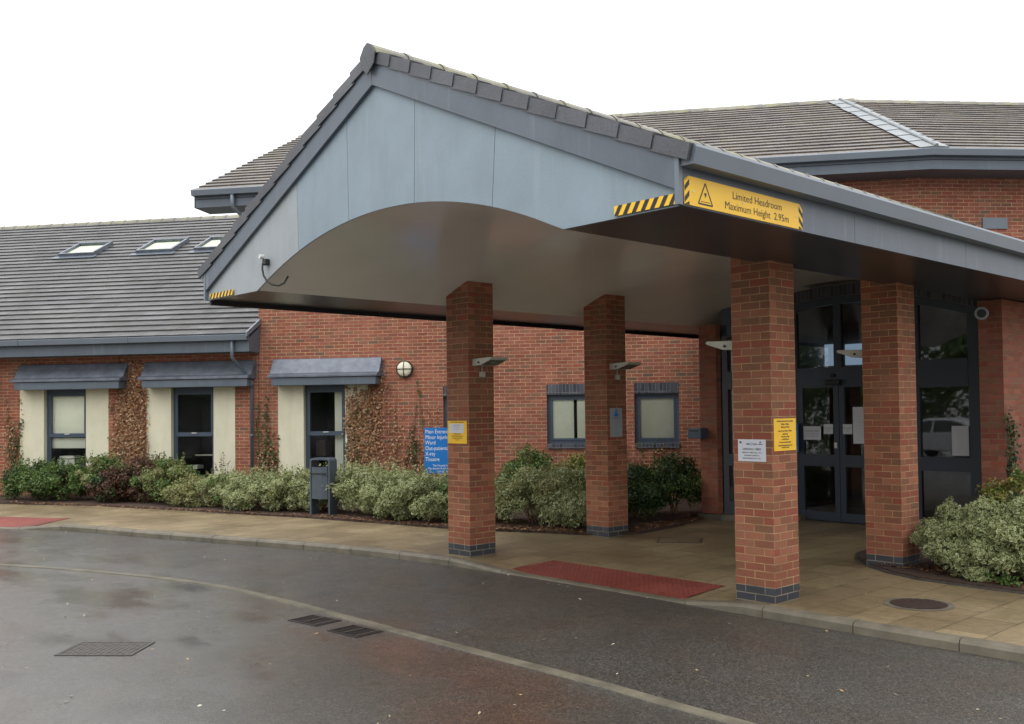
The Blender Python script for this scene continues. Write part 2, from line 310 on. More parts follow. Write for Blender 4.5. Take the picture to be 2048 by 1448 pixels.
# ------------------------------------------------------------------ building helpers
def wloc(o):
    v = Vector((0, 0, 0))
    while o is not None: v += o.location; o = o.parent
    return v
def thing(name, label, cat, loc=(0, 0, 0), group=None, kind=None):
    o = bpy.data.objects.new(name, None); COL.objects.link(o); o.location = loc; o.empty_display_size = 0.2
    o['label'] = label; o['category'] = cat
    if group: o['group'] = group
    return o
def tag(o, label, cat, group=None):
    o['label'] = label; o['category'] = cat
    if group: o['group'] = group
    return o
class Fr:
    def __init__(s, O, ex, ey): s.O = Vector(O); s.ex = Vector(ex); s.ey = Vector(ey)
    def p(s, a, b, z): v = s.O + s.ex * a + s.ey * b; return (v.x, v.y, v.z + z)
WF = Fr((0, 0, 0), (1, 0, 0), (0, 1, 0))
D1 = (0.800796, 0.598937, 0); N1 = (0.598937, -0.800796, 0)
A_ = Fr((-14.50867, 2.45321, 0), D1, N1)                    # front of wing and main block: a along the wall, b out of it
K_ = Fr((-3.32154, 10.82036, 0), (0.611613, 0.791157, 0), (0.791157, -0.611613, 0))   # next facet of the main block
class MB:
    def __init__(s): s.v = []; s.f = []; s.uv = []
    def quad(s, pts, uvs=None):
        i = len(s.v); s.v += [tuple(p) for p in pts]; s.f.append(tuple(range(i, i + len(pts))))
        s.uv.append(uvs if uvs else [(0, 0)] * len(pts))
    def box(s, F, a0, a1, b0, b1, z0, z1, du=0.0, sc=1.0):
        P = lambda a, b, z: F.p(a, b, z)
        u = lambda x: (x + du) * sc
        for b in (b0, b1):
            pts = [(a0, z0), (a1, z0), (a1, z1), (a0, z1)]
            if b == b1: pts = pts[::-1]
            s.quad([P(a, b, z) for a, z in pts], [(u(a), z) for a, z in pts])
        for a in (a0, a1):
            pts = [(b1, z0), (b0, z0), (b0, z1), (b1, z1)]
            if a == a1: pts = pts[::-1]
            s.quad([P(a, b, z) for b, z in pts], [(u(b), z) for b, z in pts])
        for z in (z0, z1):
            pts = [(a0, b1), (a1, b1), (a1, b0), (a0, b0)]
            if z == z1: pts = pts[::-1]
            s.quad([P(a, b, z) for a, b in pts], [(u(a), b) for a, b in pts])
        return s
    def prism_a(s, F, prof, a0, a1):          # profile in (b,z) swept along a
        n = len(prof); s.quad([F.p(a0, b, z) for b, z in prof], [(b, z) for b, z in prof]); s.quad([F.p(a1, b, z) for b, z in prof[::-1]], [(b, z) for b, z in prof[::-1]])
        L = 0
        for i in range(n):
            (b0, z0), (b1, z1) = prof[i], prof[(i + 1) % n]; l = math.hypot(b1 - b0, z1 - z0)
            s.quad([F.p(a0, b0, z0), F.p(a1, b0, z0), F.p(a1, b1, z1), F.p(a0, b1, z1)], [(a0, L), (a1, L), (a1, L + l), (a0, L + l)]); L += l
        return s
    def prism_b(s, F, prof, b0, b1):          # profile in (a,z) swept along b
        n = len(prof); s.quad([F.p(a, b0, z) for a, z in prof], [(a, z) for a, z in prof]); s.quad([F.p(a, b1, z) for a, z in prof[::-1]], [(a, z) for a, z in prof[::-1]])
        L = 0
        for i in range(n):
            (x0, z0), (x1, z1) = prof[i], prof[(i + 1) % n]; l = math.hypot(x1 - x0, z1 - z0)
            s.quad([F.p(x0, b0, z0), F.p(x0, b1, z0), F.p(x1, b1, z1), F.p(x1, b0, z1)], [(b0, L), (b1, L), (b1, L + l), (b0, L + l)]); L += l
        return s
    def prism_z(s, pts, z0, z1):
        n = len(pts); s.quad([(x, y, z1) for x, y in pts], [(x, y) for x, y in pts]); s.quad([(x, y, z0) for x, y in pts[::-1]], [(x, y) for x, y in pts[::-1]])
        L = 0
        for i in range(n):
            (x0, y0), (x1, y1) = pts[i], pts[(i + 1) % n]; l = math.hypot(x1 - x0, y1 - y0)
            s.quad([(x0, y0, z0), (x1, y1, z0), (x1, y1, z1), (x0, y0, z1)], [(L, z0), (L + l, z0), (L + l, z1), (L, z1)]); L += l
        return s
    def tube(s, pts, r, n=10, r1=None):
        pts = [Vector(p) for p in pts]; rings = []
        for i, p in enumerate(pts):
            t = (pts[min(i + 1, len(pts) - 1)] - pts[max(i - 1, 0)]).normalized()
            x = t.orthogonal().normalized() if i == 0 else (rings[-1][1] - t * rings[-1][1].dot(t)).normalized()
            y = t.cross(x); rr = r if r1 is None else r + (r1 - r) * i / (len(pts) - 1)
            rings.append(([p + (x * math.cos(2 * math.pi * k / n) + y * math.sin(2 * math.pi * k / n)) * rr for k in range(n)], x))
        for i in range(len(rings) - 1):
            A, B = rings[i][0], rings[i + 1][0]
            for k in range(n): s.quad([A[k], A[(k + 1) % n], B[(k + 1) % n], B[k]])
        s.quad(rings[0][0][::-1]); s.quad(rings[-1][0]); return s
    def build(s, name, mat, parent=None, bevel=0.0, smooth=False, struct=False, stuff=False, weld=True):
        me = bpy.data.meshes.new(name); o = bpy.data.objects.new(name, me); COL.objects.link(o)
        off = wloc(parent) if parent is not None else Vector((0, 0, 0))
        me.from_pydata([(v[0] - off.x, v[1] - off.y, v[2] - off.z) for v in s.v], [], s.f)
        ul = me.uv_layers.new(name="UVMap"); flat = [c for f in s.uv for p in f for c in p]
        ul.data.foreach_set('uv', flat)
        if weld and len(s.f) < 40000:
            bm = bmesh.new(); bm.from_mesh(me); bmesh.ops.remove_doubles(bm, verts=bm.verts, dist=0.0002)
            bmesh.ops.recalc_face_normals(bm, faces=bm.faces); bm.to_mesh(me); bm.free()
        me.materials.append(mat)
        if smooth:
            for p in me.polygons: p.use_smooth = True
        if bevel:
            md = o.modifiers.new("bevel", 'BEVEL'); md.width = bevel; md.segments = 2; md.limit_method = 'ANGLE'
        if parent is not None: o.parent = parent
        if struct: o['kind'] = 'structure'
        if stuff: o['kind'] = 'stuff'
        return o

def lettering(name, lines, F, a, b, z, mat, parent, sx=1.0, bold=0.0, align='LEFT', name_each=None):
    """lines: (text, size, dz) laid on the plane b of frame F, a = left/centre, z = baseline of first"""
    o = None
    for txt, size, dz in lines:
        vs, fs = [], []
        cu = bpy.data.curves.new("t", 'FONT'); cu.body = txt; cu.size = size; cu.align_x = align; cu.offset = bold; cu.resolution_u = 3
        to = bpy.data.objects.new("t", cu); COL.objects.link(to)
        me = bpy.data.meshes.new_from_object(to.evaluated_get(bpy.context.evaluated_depsgraph_get()))
        i0 = len(vs)
        for v in me.vertices: vs.append(F.p(a + v.co.x * sx, b, z + dz + v.co.y))
        for p in me.polygons: fs.append(tuple(i0 + k for k in p.vertices))
        bpy.data.objects.remove(to); bpy.data.curves.remove(cu); bpy.data.meshes.remove(me)
        off = wloc(parent) if parent else Vector((0, 0, 0))
        me = bpy.data.meshes.new(name); me.from_pydata([(v[0] - off.x, v[1] - off.y, v[2] - off.z) for v in vs], [], fs)
        o = bpy.data.objects.new(name, me); COL.objects.link(o); me.materials.append(mat)
        if parent: o.parent = parent
    return o

# ------------------------------------------------------------------ ground: road, channel, kerb, pavement
def smooth_line(pts, n=8):
    P = [Vector((p[0], p[1], 0)) for p in pts]; out = []
    for i in range(len(P) - 1):
        p0, p1, p2, p3 = P[max(i - 1, 0)], P[i], P[i + 1], P[min(i + 2, len(P) - 1)]
        for k in range(n):
            t = k / n
            out.append(0.5 * ((2 * p1) + (p2 - p0) * t + (2 * p0 - 5 * p1 + 4 * p2 - p3) * t * t + (3 * p1 - p0 - 3 * p2 + p3) * t ** 3))
    out.append(P[-1]); return out
def resample(pts, step):
    d = [0]
    for a, b in zip(pts, pts[1:]): d.append(d[-1] + (b - a).length)
    n = max(2, int(d[-1] / step)); res = []; j = 0
    for i in range(n + 1):
        s = d[-1] * i / n
        while j < len(d) - 2 and d[j + 1] < s: j += 1
        t = (s - d[j]) / max(1e-9, d[j + 1] - d[j]); res.append((pts[j].lerp(pts[j + 1], t), s))
    return res
kpts = smooth_line([(-34, -18), (-27, -12.4), (-20, -7.2), (-16.5, -4.95), (-14.6, -3.78), (-13.63, -3.14), (-12.4, -2.45), (-10.6, -1.9), (-9.13, -1.43), (-7.5, -0.89), (-6.42, -0.6), (-5.4, -0.4), (-4.54, -0.29), (-4.1, -0.25), (-3.4, -0.21), (-2.3, -0.19), (-1, -0.19), (0, -0.2), (2.3, -0.2), (8, -0.2), (16, -0.2)])
KR = resample(kpts, 0.15)
# arc length where u = 0 so that slab joints line up
s_ref = min(KR, key=lambda q: abs(q[0].x))[1]
def drop(x):           # 1 where the kerb is dropped
    def band(x, a, b, c, d):
        if x <= a or x >= d: return 0
        if x < b: return (x - a) / (b - a)
        if x > c: return (d - x) / (d - c)
        return 1
    return max(band(x, -4.55, -3.4, -1.1, -0.25), band(x, -24, -23, -13.5, -12.55))
def normal_at(i):
    a = KR[max(i - 1, 0)][0]; b = KR[min(i + 1, len(KR) - 1)][0]; t = (b - a).normalized(); return Vector((-t.y, t.x, 0))
def hz(x, wd): return -0.088 * drop(x) * max(0, 1 - wd / 1.0)
road = MB()
def gsheet(mb, x0, x1, y0, y1, z, n=1):
    mb.quad([(x0, y0, z), (x1, y0, z), (x1, y1, z), (x0, y1, z)], [(x0, y0), (x1, y0), (x1, y1), (x0, y1)])
gsheet(road, -300, 300, -300, 300, -0.1)
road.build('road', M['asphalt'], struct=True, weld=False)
# pavement, a grid that follows the kerb
ws = [0.13, 0.3, 0.5, 0.75, 1.0, 1.3, 1.8, 2.6, 4, 6, 9, 14]
pv = MB()
for i in range(len(KR) - 1):
    if KR[i][0].x > 15: break
    p0, s0 = KR[i]; p1, s1 = KR[i + 1]; n0, n1 = normal_at(i), normal_at(i + 1)
    for w0, w1 in zip(ws, ws[1:]):
        q = []
        for p, n, s_, wd in ((p0, n0, s0, w0), (p1, n1, s1, w0), (p1, n1, s1, w1), (p0, n0, s0, w1)):
            c = p + n * wd; q.append(((c.x, c.y, hz(p.x, wd - 0.13)), (wd, s_ - s_ref)))
        pv.quad([a for a, b in q], [b for a, b in q])
pv.build('pavement', M['slabs'], struct=True, smooth=True)
# kerb stones
kb = MB()
prof = [(0.0, -0.14), (0.0, -0.035), (0.02, -0.008), (0.05, 0.0), (0.128, 0.0), (0.128, -0.14)]
stone = 0.915; nst = int(KR[-1][1] / stone)
for k in range(nst):
    a, b = k * stone + 0.004, (k + 1) * stone - 0.004
    if KR[min(range(len(KR)), key=lambda i: abs(KR[i][1] - a))][0].x > 15: break
    st = []
    for j in range(5):
        s_ = a + (b - a) * j / 4; i = max(0, min(len(KR) - 2, int(s_ / (KR[1][1])))); t = (s_ - KR[i][1]) / (KR[i + 1][1] - KR[i][1])
        st.append((KR[i][0].lerp(KR[i + 1][0], t), normal_at(i).lerp(normal_at(i + 1), t).normalized()))
    jz = random.uniform(-0.003, 0.003)
    for (p, n), (p2, n2) in zip(st, st[1:]):
        for m in range(len(prof) - 1):
            def V(p, n, pr):
                z = pr[1] + jz; c = p + n * pr[0]
                if pr[1] > -0.1: z = z - 0.088 * drop(p.x)
                return (c.x, c.y, z + 0.002)
            kb.quad([V(p, n, prof[m]), V(p2, n2, prof[m]), V(p2, n2, prof[m + 1]), V(p, n, prof[m + 1])])
    for (p, n) in (st[0], st[-1]):
        kb.quad([((p + n * r0).x, (p + n * r0).y, z0 + jz + 0.002 - (0.088 * drop(p.x) if z0 > -0.1 else 0)) for r0, z0 in prof])
kb.build('kerb', M['kerb'], struct=True)
# flush concrete channel across the road
cpts = smooth_line([(-22, -11.5), (-16, -8.1), (-12, -5.95), (-9.2, -4.42), (-7.53, -3.66), (-5.75, -3.1), (-4.16, -2.96), (-3.3, -2.95), (-2, -2.945), (-0.7, -2.93), (0.34, -2.92), (1.6, -2.95), (6, -2.98), (14, -3.0)])
CR = resample(cpts, 0.3); ch = MB()
for i in range(len(CR) - 1):
    (p0, _), (p1, _) = CR[i], CR[i + 1]
    t0 = (CR[i + 1][0] - CR[max(i - 1, 0)][0]).normalized(); t1 = (CR[min(i + 2, len(CR) - 1)][0] - CR[i][0]).normalized()
    n0, n1 = Vector((-t0.y, t0.x, 0)), Vector((-t1.y, t1.x, 0))
    pr = [(-0.062, -0.1), (-0.058, -0.088), (0.04, -0.090), (0.062, -0.097), (0.065, -0.101)]
    for a, b in zip(pr, pr[1:]):
        ch.quad([tuple(p0 + n0 * a[0])[:2] + (a[1],), tuple(p1 + n1 * a[0])[:2] + (a[1],), tuple(p1 + n1 * b[0])[:2] + (b[1],), tuple(p0 + n0 * b[0])[:2] + (b[1],)])
ch.build('channel', M['channel'], struct=True)
# red tactile paving at the two dropped kerbs (blister slabs), following the ramp
def tactile(pts, blist):
    m = MB(); (x0, y0), (x1, y1), (x2, y2), (x3, y3) = pts; n = 26; k = 10
    def P(a, b, dz=0.005):
        x = (x0 * (1 - a) + x1 * a) * (1 - b) + (x3 * (1 - a) + x2 * a) * b; y = (y0 * (1 - a) + y1 * a) * (1 - b) + (y3 * (1 - a) + y2 * a) * b
        i = min(range(0, len(KR)), key=lambda i: (KR[i][0].x - x) ** 2 + (KR[i][0].y - y) ** 2)
        wd = max(0, (Vector((x, y, 0)) - KR[i][0]).dot(normal_at(i)) - 0.13)
        return (x, y, hz(KR[i][0].x, wd) + dz)
    for i in range(n):
        for j in range(k):
            a0, a1, b0, b1 = i / n, (i + 1) / n, j / k, (j + 1) / k
            q = [P(a0, b0), P(a1, b0), P(a1, b1), P(a0, b1)]
            m.quad(q, [(p[0], p[1]) for p in q])
    if blist:
        L = math.hypot(x1 - x0, y1 - y0); W = math.hypot(x3 - x0, y3 - y0); na, nb = int(L / 0.066), int(W / 0.066)
        for i in range(na):
            for j in range(nb):
                c = Vector(P((i + 0.5) / na, (j + 0.5) / nb)); r = 0.016
                top = [c + Vector((r * 0.55 * math.cos(t * math.pi / 3), r * 0.55 * math.sin(t * math.pi / 3), 0.005)) for t in range(6)]
                bot = [c + Vector((r * math.cos(t * math.pi / 3), r * math.sin(t * math.pi / 3), 0.0)) for t in range(6)]
                m.quad(top)
                for t in range(6): m.quad([bot[t], bot[(t + 1) % 6], top[(t + 1) % 6], top[t]])
    return m
tactile([(-3.66, -0.055), (-1.03, -0.055), (-0.98, 0.6), (-3.58, 0.6)], True).build('paving', M['red_paving'], struct=True, weld=False)
tactile([(-17.0, -5.1), (-13.15, -2.68), (-13.56, -1.98), (-17.45, -4.35)], False).build('paving', M['red_paving'], struct=True, weld=False)

# planting bed soil
def bed(pts, name='soil'):
    m = MB(); n = len(pts)
    c = Vector((sum(p[0] for p in pts) / n, sum(p[1] for p in pts) / n, 0))
    m.quad([(x, y, 0.035) for x, y in pts], pts)
    for i in range(n):
        (x0, y0), (x1, y1) = pts[i], pts[(i + 1) % n]; m.quad([(x0, y0, -0.02), (x1, y1, -0.02), (x1, y1, 0.035), (x0, y0, 0.035)])
    return m.build(name, M['soil'], struct=True)
front = [(-26, -7.2), (-20.5, -3.7), (-17.7, -2.07), (-15.57, -0.85), (-13.0, 0.05), (-11.41, 0.5), (-10.31, 0.88), (-9.08, 1.16), (-8.0, 1.42), (-6.95, 1.65), (-6.15, 1.95), (-5.44, 2.3), (-4.84, 2.5), (-4.42, 2.75), (-4.3, 3.2), (-4.45, 4.3), (-4.8, 5.45), (-4.95, 5.6), (-4.95, 9.6), (-14.5, 2.45), (-27.3, -7.1)]
bed(front)
bed([(-1.0, 3.9), (-0.95, 3.5), (-0.72, 3.05), (-0.4, 2.68), (0.0, 2.4), (0.4, 2.22), (0.9, 2.17), (1.5, 2.15), (4, 2.15), (12, 2.2), (12, 9), (0.1, 9), (0.1, 5.4), (-0.25, 5.4), (-0.85, 4.6)])
ed = MB(); ep = [(-1.04, 4.3), (-1.04, 3.9), (-0.99, 3.48), (-0.76, 3.02), (-0.43, 2.65), (-0.02, 2.36), (0.39, 2.18), (0.9, 2.13), (1.5, 2.11), (4, 2.11), (12, 2.15)]
for (x0, y0), (x1, y1) in zip(ep, ep[1:]):
    d = Vector((x1 - x0, y1 - y0, 0)); l = d.length; d.normalize()
    ed.box(Fr((x0, y0, 0), d, (-d.y, d.x, 0)), 0, l, 0.0, 0.045, -0.02, 0.018)
ed.build('bed_edging', M['coverdark'], struct=True)
# leaf litter along the bed edges and pale specks on the road
def flakes(name, pts, size, mat, label_kind='stuff', zb=0.04):
    v = []; f = []; uv = []
    for (x, y, z) in pts:
        s = size * random.uniform(0.5, 1.4); a = random.uniform(0, 6.28); tl = random.uniform(-0.4, 0.4)
        ex = Vector((math.cos(a), math.sin(a), tl)) * s; ey = Vector((-math.sin(a), math.cos(a), random.uniform(-0.4, 0.4))) * s * 0.6
        c = Vector((x, y, z + s * 0.3)); i = len(v); v += [tuple(c - ex), tuple(c - ey), tuple(c + ex), tuple(c + ey)]; f.append((i, i + 1, i + 2, i + 3))
    me = bpy.data.meshes.new(name); me.from_pydata(v, [], f); o = bpy.data.objects.new(name, me); COL.objects.link(o); me.materials.append(mat)
    o['kind'] = 'stuff'; return o
lp = []
for (a, b, n, w_) in [((-6.6, 1.8), (-4.84, 2.5), 700, 0.55), ((-4.4, 2.8), (-4.5, 4.6), 450, 0.5), ((-10, 1.0), (-6.9, 1.66), 420, 0.4), ((-17.7, -2.0), (-10, 1.0), 500, 0.3), ((-0.4, 2.75), (1.5, 2.25), 350, 0.4), ((-0.85, 3.6), (-0.3, 2.8), 120, 0.3), ((-4.5, 4.6), (-4.85, 5.6), 150, 0.4)]:
    A = Vector((a[0], a[1], 0)); B = Vector((b[0], b[1], 0)); t = (B - A).normalized(); nn = Vector((-t.y, t.x, 0))
    if a == (-4.4, 2.8) or a == (-4.5, 4.6): nn = Vector((-1, 0, 0))
    if a == (-0.4, 2.75) or a == (-0.85, 3.6): nn = Vector((0.3, 1, 0))
    for k in range(n):
        p = A.lerp(B, random.random()) + nn * (random.random() ** 1.3 * w_ - 0.05); lp.append((p.x, p.y, 0.038))
flakes('leaf_litter', lp, 0.028, M['litter'])
sp = []
for k in range(230):
    sp.append((random.uniform(-14, 4), random.uniform(-7.5, -0.4), -0.098))
for k in range(60):
    i = random.randrange(60, len(KR) - 50); p = KR[i][0] - normal_at(i) * abs(random.gauss(0.05, 0.08)); sp.append((p.x, p.y, -0.098))
flakes('road_specks', sp, 0.015, M['chips'])
flakes('paving_specks', [(random.uniform(-3.5, 3), random.uniform(-0.0, 4.5), 0.002) for k in range(45)], 0.008, M['chips'])

# ------------------------------------------------------------------ roofs: real overlapping tiles
def tile_rows(mb, O, ea, eb, ec, L, gauge, arange, tw=0.3, thick=0.03, jit=0.004):
    """O origin at the eave; ea along eave, eb up the slope, ec normal; arange(b)->(a0,a1)"""
    O, ea, eb, ec = Vector(O), Vector(ea), Vector(eb), Vector(ec); n = int(round(L / gauge)); gauge = L / n
    for i in range(n):
        b0 = i * gauge; b1 = b0 + gauge + 0.04; am, aM = arange(b0 + gauge / 2); a = am - (tw / 2 if i % 2 else 0)
        while a < aM:
            x0, x1 = max(a, am) + 0.0015, min(a + tw, aM) - 0.0015; a += tw
            if x1 - x0 < 0.02: continue
            j = random.uniform(0, jit); j2 = random.uniform(-jit * 0.4, jit * 0.4)
            lo, hi = thick + 0.014 + j, 0.012
            P = lambda x, b, c: O + ea * x + eb * b + ec * c
            A, B, C_, D_ = P(x0, b0, lo + j2), P(x1, b0, lo - j2), P(x1, b1, hi), P(x0, b1, hi)
            A2, B2 = P(x0, b0, lo + j2 - thick), P(x1, b0, lo - j2 - thick); C2, D2 = P(x1, b1, hi - thick), P(x0, b1, hi - thick)
            k = len(mb.v); mb.v += [tuple(q) for q in (A, B, C_, D_, A2, B2, C2, D2)]
            for f in ((0, 1, 2, 3), (4, 5, 1, 0), (5, 6, 2, 1), (7, 4, 0, 3), (7, 6, 5, 4)): mb.f.append(tuple(k + q for q in f)); mb.uv.append([(0, 0)] * 4)
def under(mb, O, ea, eb, ec, L, arange, n=4, t=0.06):
    O, ea, eb, ec = Vector(O), Vector(ea), Vector(eb), Vector(ec)
    for c in (0.0, -t):
        for i in range(n):
            b0, b1 = L * i / n, L * (i + 1) / n; r0, r1 = arange(b0), arange(b1)
            mb.quad([O + ea * r0[0] + eb * b0 + ec * c, O + ea * r0[1] + eb * b0 + ec * c, O + ea * r1[1] + eb * b1 + ec * c, O + ea * r1[0] + eb * b1 + ec * c])

# ================================================================== WING (left, single storey)
wing = thing('hospital_wing', 'single storey red brick wing at left with cream window surrounds and three skylights', 'building', A_.p(-5, 0, 0))
def wall_open(F, a0, a1, z0, z1, ops, t=0.3):
    """wall front face at b=0, thickness t behind, openings (a0,a1,z0,z1)"""
    mb = MB(); xs = sorted({a0, a1} | {x for o in ops for x in o[:2]}); zs = sorted({z0, z1} | {z for o in ops for z in o[2:]})
    for xa, xb in zip(xs, xs[1:]):
        zz = z0
        cols = [o for o in ops if o[0] <= xa + 1e-6 and o[1] >= xb - 1e-6]
        cuts = sorted([(o[2], o[3]) for o in cols])
        for c0, c1 in cuts + [(z1, z1)]:
            if c0 - zz > 1e-3: mb.quad([F.p(xa, 0, zz), F.p(xb, 0, zz), F.p(xb, 0, c0), F.p(xa, 0, c0)], [(xa, zz), (xb, zz), (xb, c0), (xa, c0)])
            zz = c1
    for o in ops:
        x0, x1, q0, q1 = o
        for x in (x0, x1): mb.quad([F.p(x, 0, q0), F.p(x, -t, q0), F.p(x, -t, q1), F.p(x, 0, q1)], [(0, q0), (-t, q0), (-t, q1), (0, q1)])
        for z in (q0, q1): mb.quad([F.p(x0, 0, z), F.p(x1, 0, z), F.p(x1, -t, z), F.p(x0, -t, z)], [(x0, 0), (x1, 0), (x1, -t), (x0, -t)])
    return mb
def sash(F, a0, a1, z0, z1, parent, zt, blinds, b=-0.11, name='window', frame='frame', door=False):
    """tall two-pane window: fixed head, upper opening sash, lower sash"""
    fw = 0.065; m = MB()
    m.box(F, a0, a0 + fw, b - 0.06, b, z0, z1); m.box(F, a1 - fw, a1, b - 0.06, b, z0, z1)
    m.box(F, a0 + fw, a1 - fw, b - 0.06, b, z1 - 0.12, z1); m.box(F, a0 + fw, a1 - fw, b - 0.06, b, z0, z0 + fw)
    win = m.build(name, M[frame], parent)
    s = MB(); i = 0.045; q0, q1 = a0 + fw, a1 - fw
    s.box(F, q0, q0 + i, b - 0.05, b + 0.02, zt - 0.03, z1 - 0.12); s.box(F, q1 - i, q1, b - 0.05, b + 0.02, zt - 0.03, z1 - 0.12)
    s.box(F, q0 + i, q1 - i, b - 0.05, b + 0.02, z1 - 0.12 - i, z1 - 0.12); s.box(F, q0 + i, q1 - i, b - 0.05, b + 0.02, zt - 0.03, zt + 0.06)
    s.build('sash', M[frame], win)
    l = MB(); j = 0.03
    l.box(F, q0, q0 + j, b - 0.05, b - 0.01, z0 + fw, zt - 0.03); l.box(F, q1 - j, q1, b - 0.05, b - 0.01, z0 + fw, zt - 0.03); l.box(F, q0 + j, q1 - j, b - 0.05, b - 0.01, z0 + fw, z0 + fw + j)
    l.build('sash', M[frame], win)
    for (c0, c1) in ((zt + 0.05, z1 - 0.12 - i + 0.01), (z0 + fw + j - 0.01, zt - 0.02)):
        p = MB(); p.quad([F.p(q0 + 0.02, b - 0.025, c0), F.p(q1 - 0.02, b - 0.025, c0), F.p(q1 - 0.02, b - 0.025, c1), F.p(q0 + 0.02, b - 0.025, c1)]); p.build('pane', M['glass'], win, weld=False)
    h = MB(); h.box(F, (a0 + a1) / 2 - 0.06, (a0 + a1) / 2 + 0.06, b + 0.02, b + 0.035, zt + 0.035, zt + 0.055); h.build('handle', M['white'], win)
    r = MB(); r.box(F, a0 + 0.01, a1 - 0.01, b - 1.3, b - 1.29, z0, z1)
    for x in (a0 + 0.01, a1 - 0.01): r.quad([F.p(x, b - 0.07, z0), F.p(x, b - 1.3, z0), F.p(x, b - 1.3, z1), F.p(x, b - 0.07, z1)])
    for z in (z0 + 0.01, z1 - 0.01): r.quad([F.p(a0, b - 0.07, z), F.p(a1, b - 0.07, z), F.p(a1, b - 1.3, z), F.p(a0, b - 1.3, z)])
    r.build('room_interior', M['interior'], win, weld=False)
    for (x0, x1, c0, c1, bb) in blinds:
        k = MB()
        if x1 - x0 > (a1 - a0) * 0.6:
            k.box(F, x0, x1, bb - 0.012, bb, c0, c1)
        else:      # a gathered vertical blind, thin slats
            nsl = max(2, int((x1 - x0) / 0.09))
            for q in range(nsl):
                xa = x0 + (x1 - x0) * q / nsl; xb = x0 + (x1 - x0) * (q + 1) / nsl
                k.quad([F.p(xa, bb, c0), F.p(xb - 0.004, bb - 0.012, c0), F.p(xb - 0.004, bb - 0.012, c1), F.p(xa, bb, c1)])
        k.build('blind', M['blind'], win, weld=False)
    return win
def hood(F, a0, a1, parent, zb=2.49, dark=False):
    """lead-covered projecting hood over a window; end cheeks stepped into the brick"""
    m = MB(); m.prism_a(F, [(0, zb + 0.165), (0.345, zb + 0.165), (0.345, zb), (0, zb)], a0 + 0.08, a1 - 0.04)
    h = m.build('hood', M['fascia'], parent, bevel=0.004)
    l = MB(); l.prism_a(F, [(-0.01, zb + 0.60), (0.05, zb + 0.585), (0.10, zb + 0.48), (0.16, zb + 0.39), (0.24, zb + 0.27), (0.36, zb + 0.235), (0.38, zb + 0.225), (0.38, zb + 0.175), (-0.01, zb + 0.17)], a0 - 0.01, a1)
    for k in range(5):     # soaker steps let into the mortar joints
        l.box(F, a0 - 0.06 + 0.01 * (k % 2), a0 + 0.03, 0.002, 0.012, zb + 0.2 + k * 0.075, zb + 0.235 + k * 0.075)
        l.box(F, a1 - 0.03, a1 + 0.06 - 0.01 * (k % 2), 0.002, 0.012, zb + 0.2 + k * 0.075, zb + 0.235 + k * 0.075)
    l.build('lead_cover', M['lead'], h, bevel=0.012); return h
def surround(F, a0, a1, z0, z1, parent):
    m = MB(); m.box(F, a0, a1, -0.12, 0.004, z0, z1); m.build('render_panel', M['render'], parent)
WW = [(-9.28, -8.66, -7.6, -7.0), (-6.083, -5.455, -4.369, -3.795), (-2.838, -2.229, -1.186, -0.665)]
ops = [(o[0], o[3], 0.3, 2.5) for o in WW]
wall_open(A_, -16.5, -0.1, -0.1, 3.3, ops).build('wall', M['brick'], wing, weld=False)
for k, (p0, w0, w1, p1) in enumerate(WW):
    surround(A_, p0, w0, 0.3, 2.5, wing); surround(A_, w1, p1, 0.3, 2.5, wing)
    if k == 1: bl = [(w0 + 0.05, w1 - 0.05, 1.38, 2.35, -0.2), (w0 + 0.05, w1 - 0.05, 1.12, 1.36, -0.22)]
    elif k == 0: bl = [(w0 + 0.05, w1 - 0.05, 1.2, 2.35, -0.2)]
    else: bl = []
    wn = sash(A_, w0, w1, 0.3, 2.5, wing, 1.41, bl)
    if k == 1:
        d = MB(); d.box(A_, w0 + 0.1, w0 + 0.55, -0.75, -0.35, 0.4, 0.85); d.box(A_, w0 + 0.12, w0 + 0.5, -0.7, -0.4, 0.87, 0.93); d.build('desk_clutter', M['blind'], wn)
    if k == 2:
        d = MB(); d.box(A_, w0 + 0.06, w0 + 0.42, -0.7, -0.4, 0.62, 0.7); d.box(A_, w0 + 0.1, w0 + 0.7, -1.0, -0.9, 0.9, 0.93); d.build('desk_clutter', M['blind'], wn)
    sb = MB(); sb.box(A_, w0 - 0.02, w1 + 0.02, -0.1, 0.03, 0.26, 0.3); sb.build('sill', M['render'], wing)
    ho = [(-9.55, -6.72), (-6.06, -3.28), (-2.83, -0.17)][k]
    hood(A_, ho[0], ho[1], wing)
# eaves
PT = 0.494
m = MB(); m.prism_a(A_, [(0.0, 3.24), (0.55, 3.24), (0.55, 3.50), (0.50, 3.56), (0.0, 3.82)], -16.5, -0.06); m.build('fascia', M['fascia'], wing, bevel=0.004)
m = MB(); m.prism_a(A_, [(0.555, 3.49), (0.67, 3.49), (0.69, 3.6), (0.67, 3.615), (0.655, 3.6), (0.64, 3.51), (0.57, 3.51), (0.57, 3.6), (0.555, 3.6)], -16.5, -0.06)
for s_ in (-14, -9.2, -6.0 + 0.35, -2.9): m.box(A_, s_, s_ + 0.012, 0.552, 0.695, 3.484, 3.62)
m.build('gutter', M['gutter'], wing)
m = MB(); pr = [A_.p(-0.43, 0.61, 3.5), A_.p(-0.43, 0.61, 3.12), A_.p(-0.41, 0.56, 3.06), A_.p(-0.25, 0.11, 2.68), A_.p(-0.23, 0.07, 2.6), A_.p(-0.23, 0.07, 0.0)]
m.tube(pr, 0.036, 12); m.tube([A_.p(-0.23, 0.07, 2.62), A_.p(-0.23, 0.07, 2.45)], 0.045, 12); m.tube([A_.p(-0.23, 0.07, 1.42), A_.p(-0.23, 0.07, 1.36)], 0.045, 12)
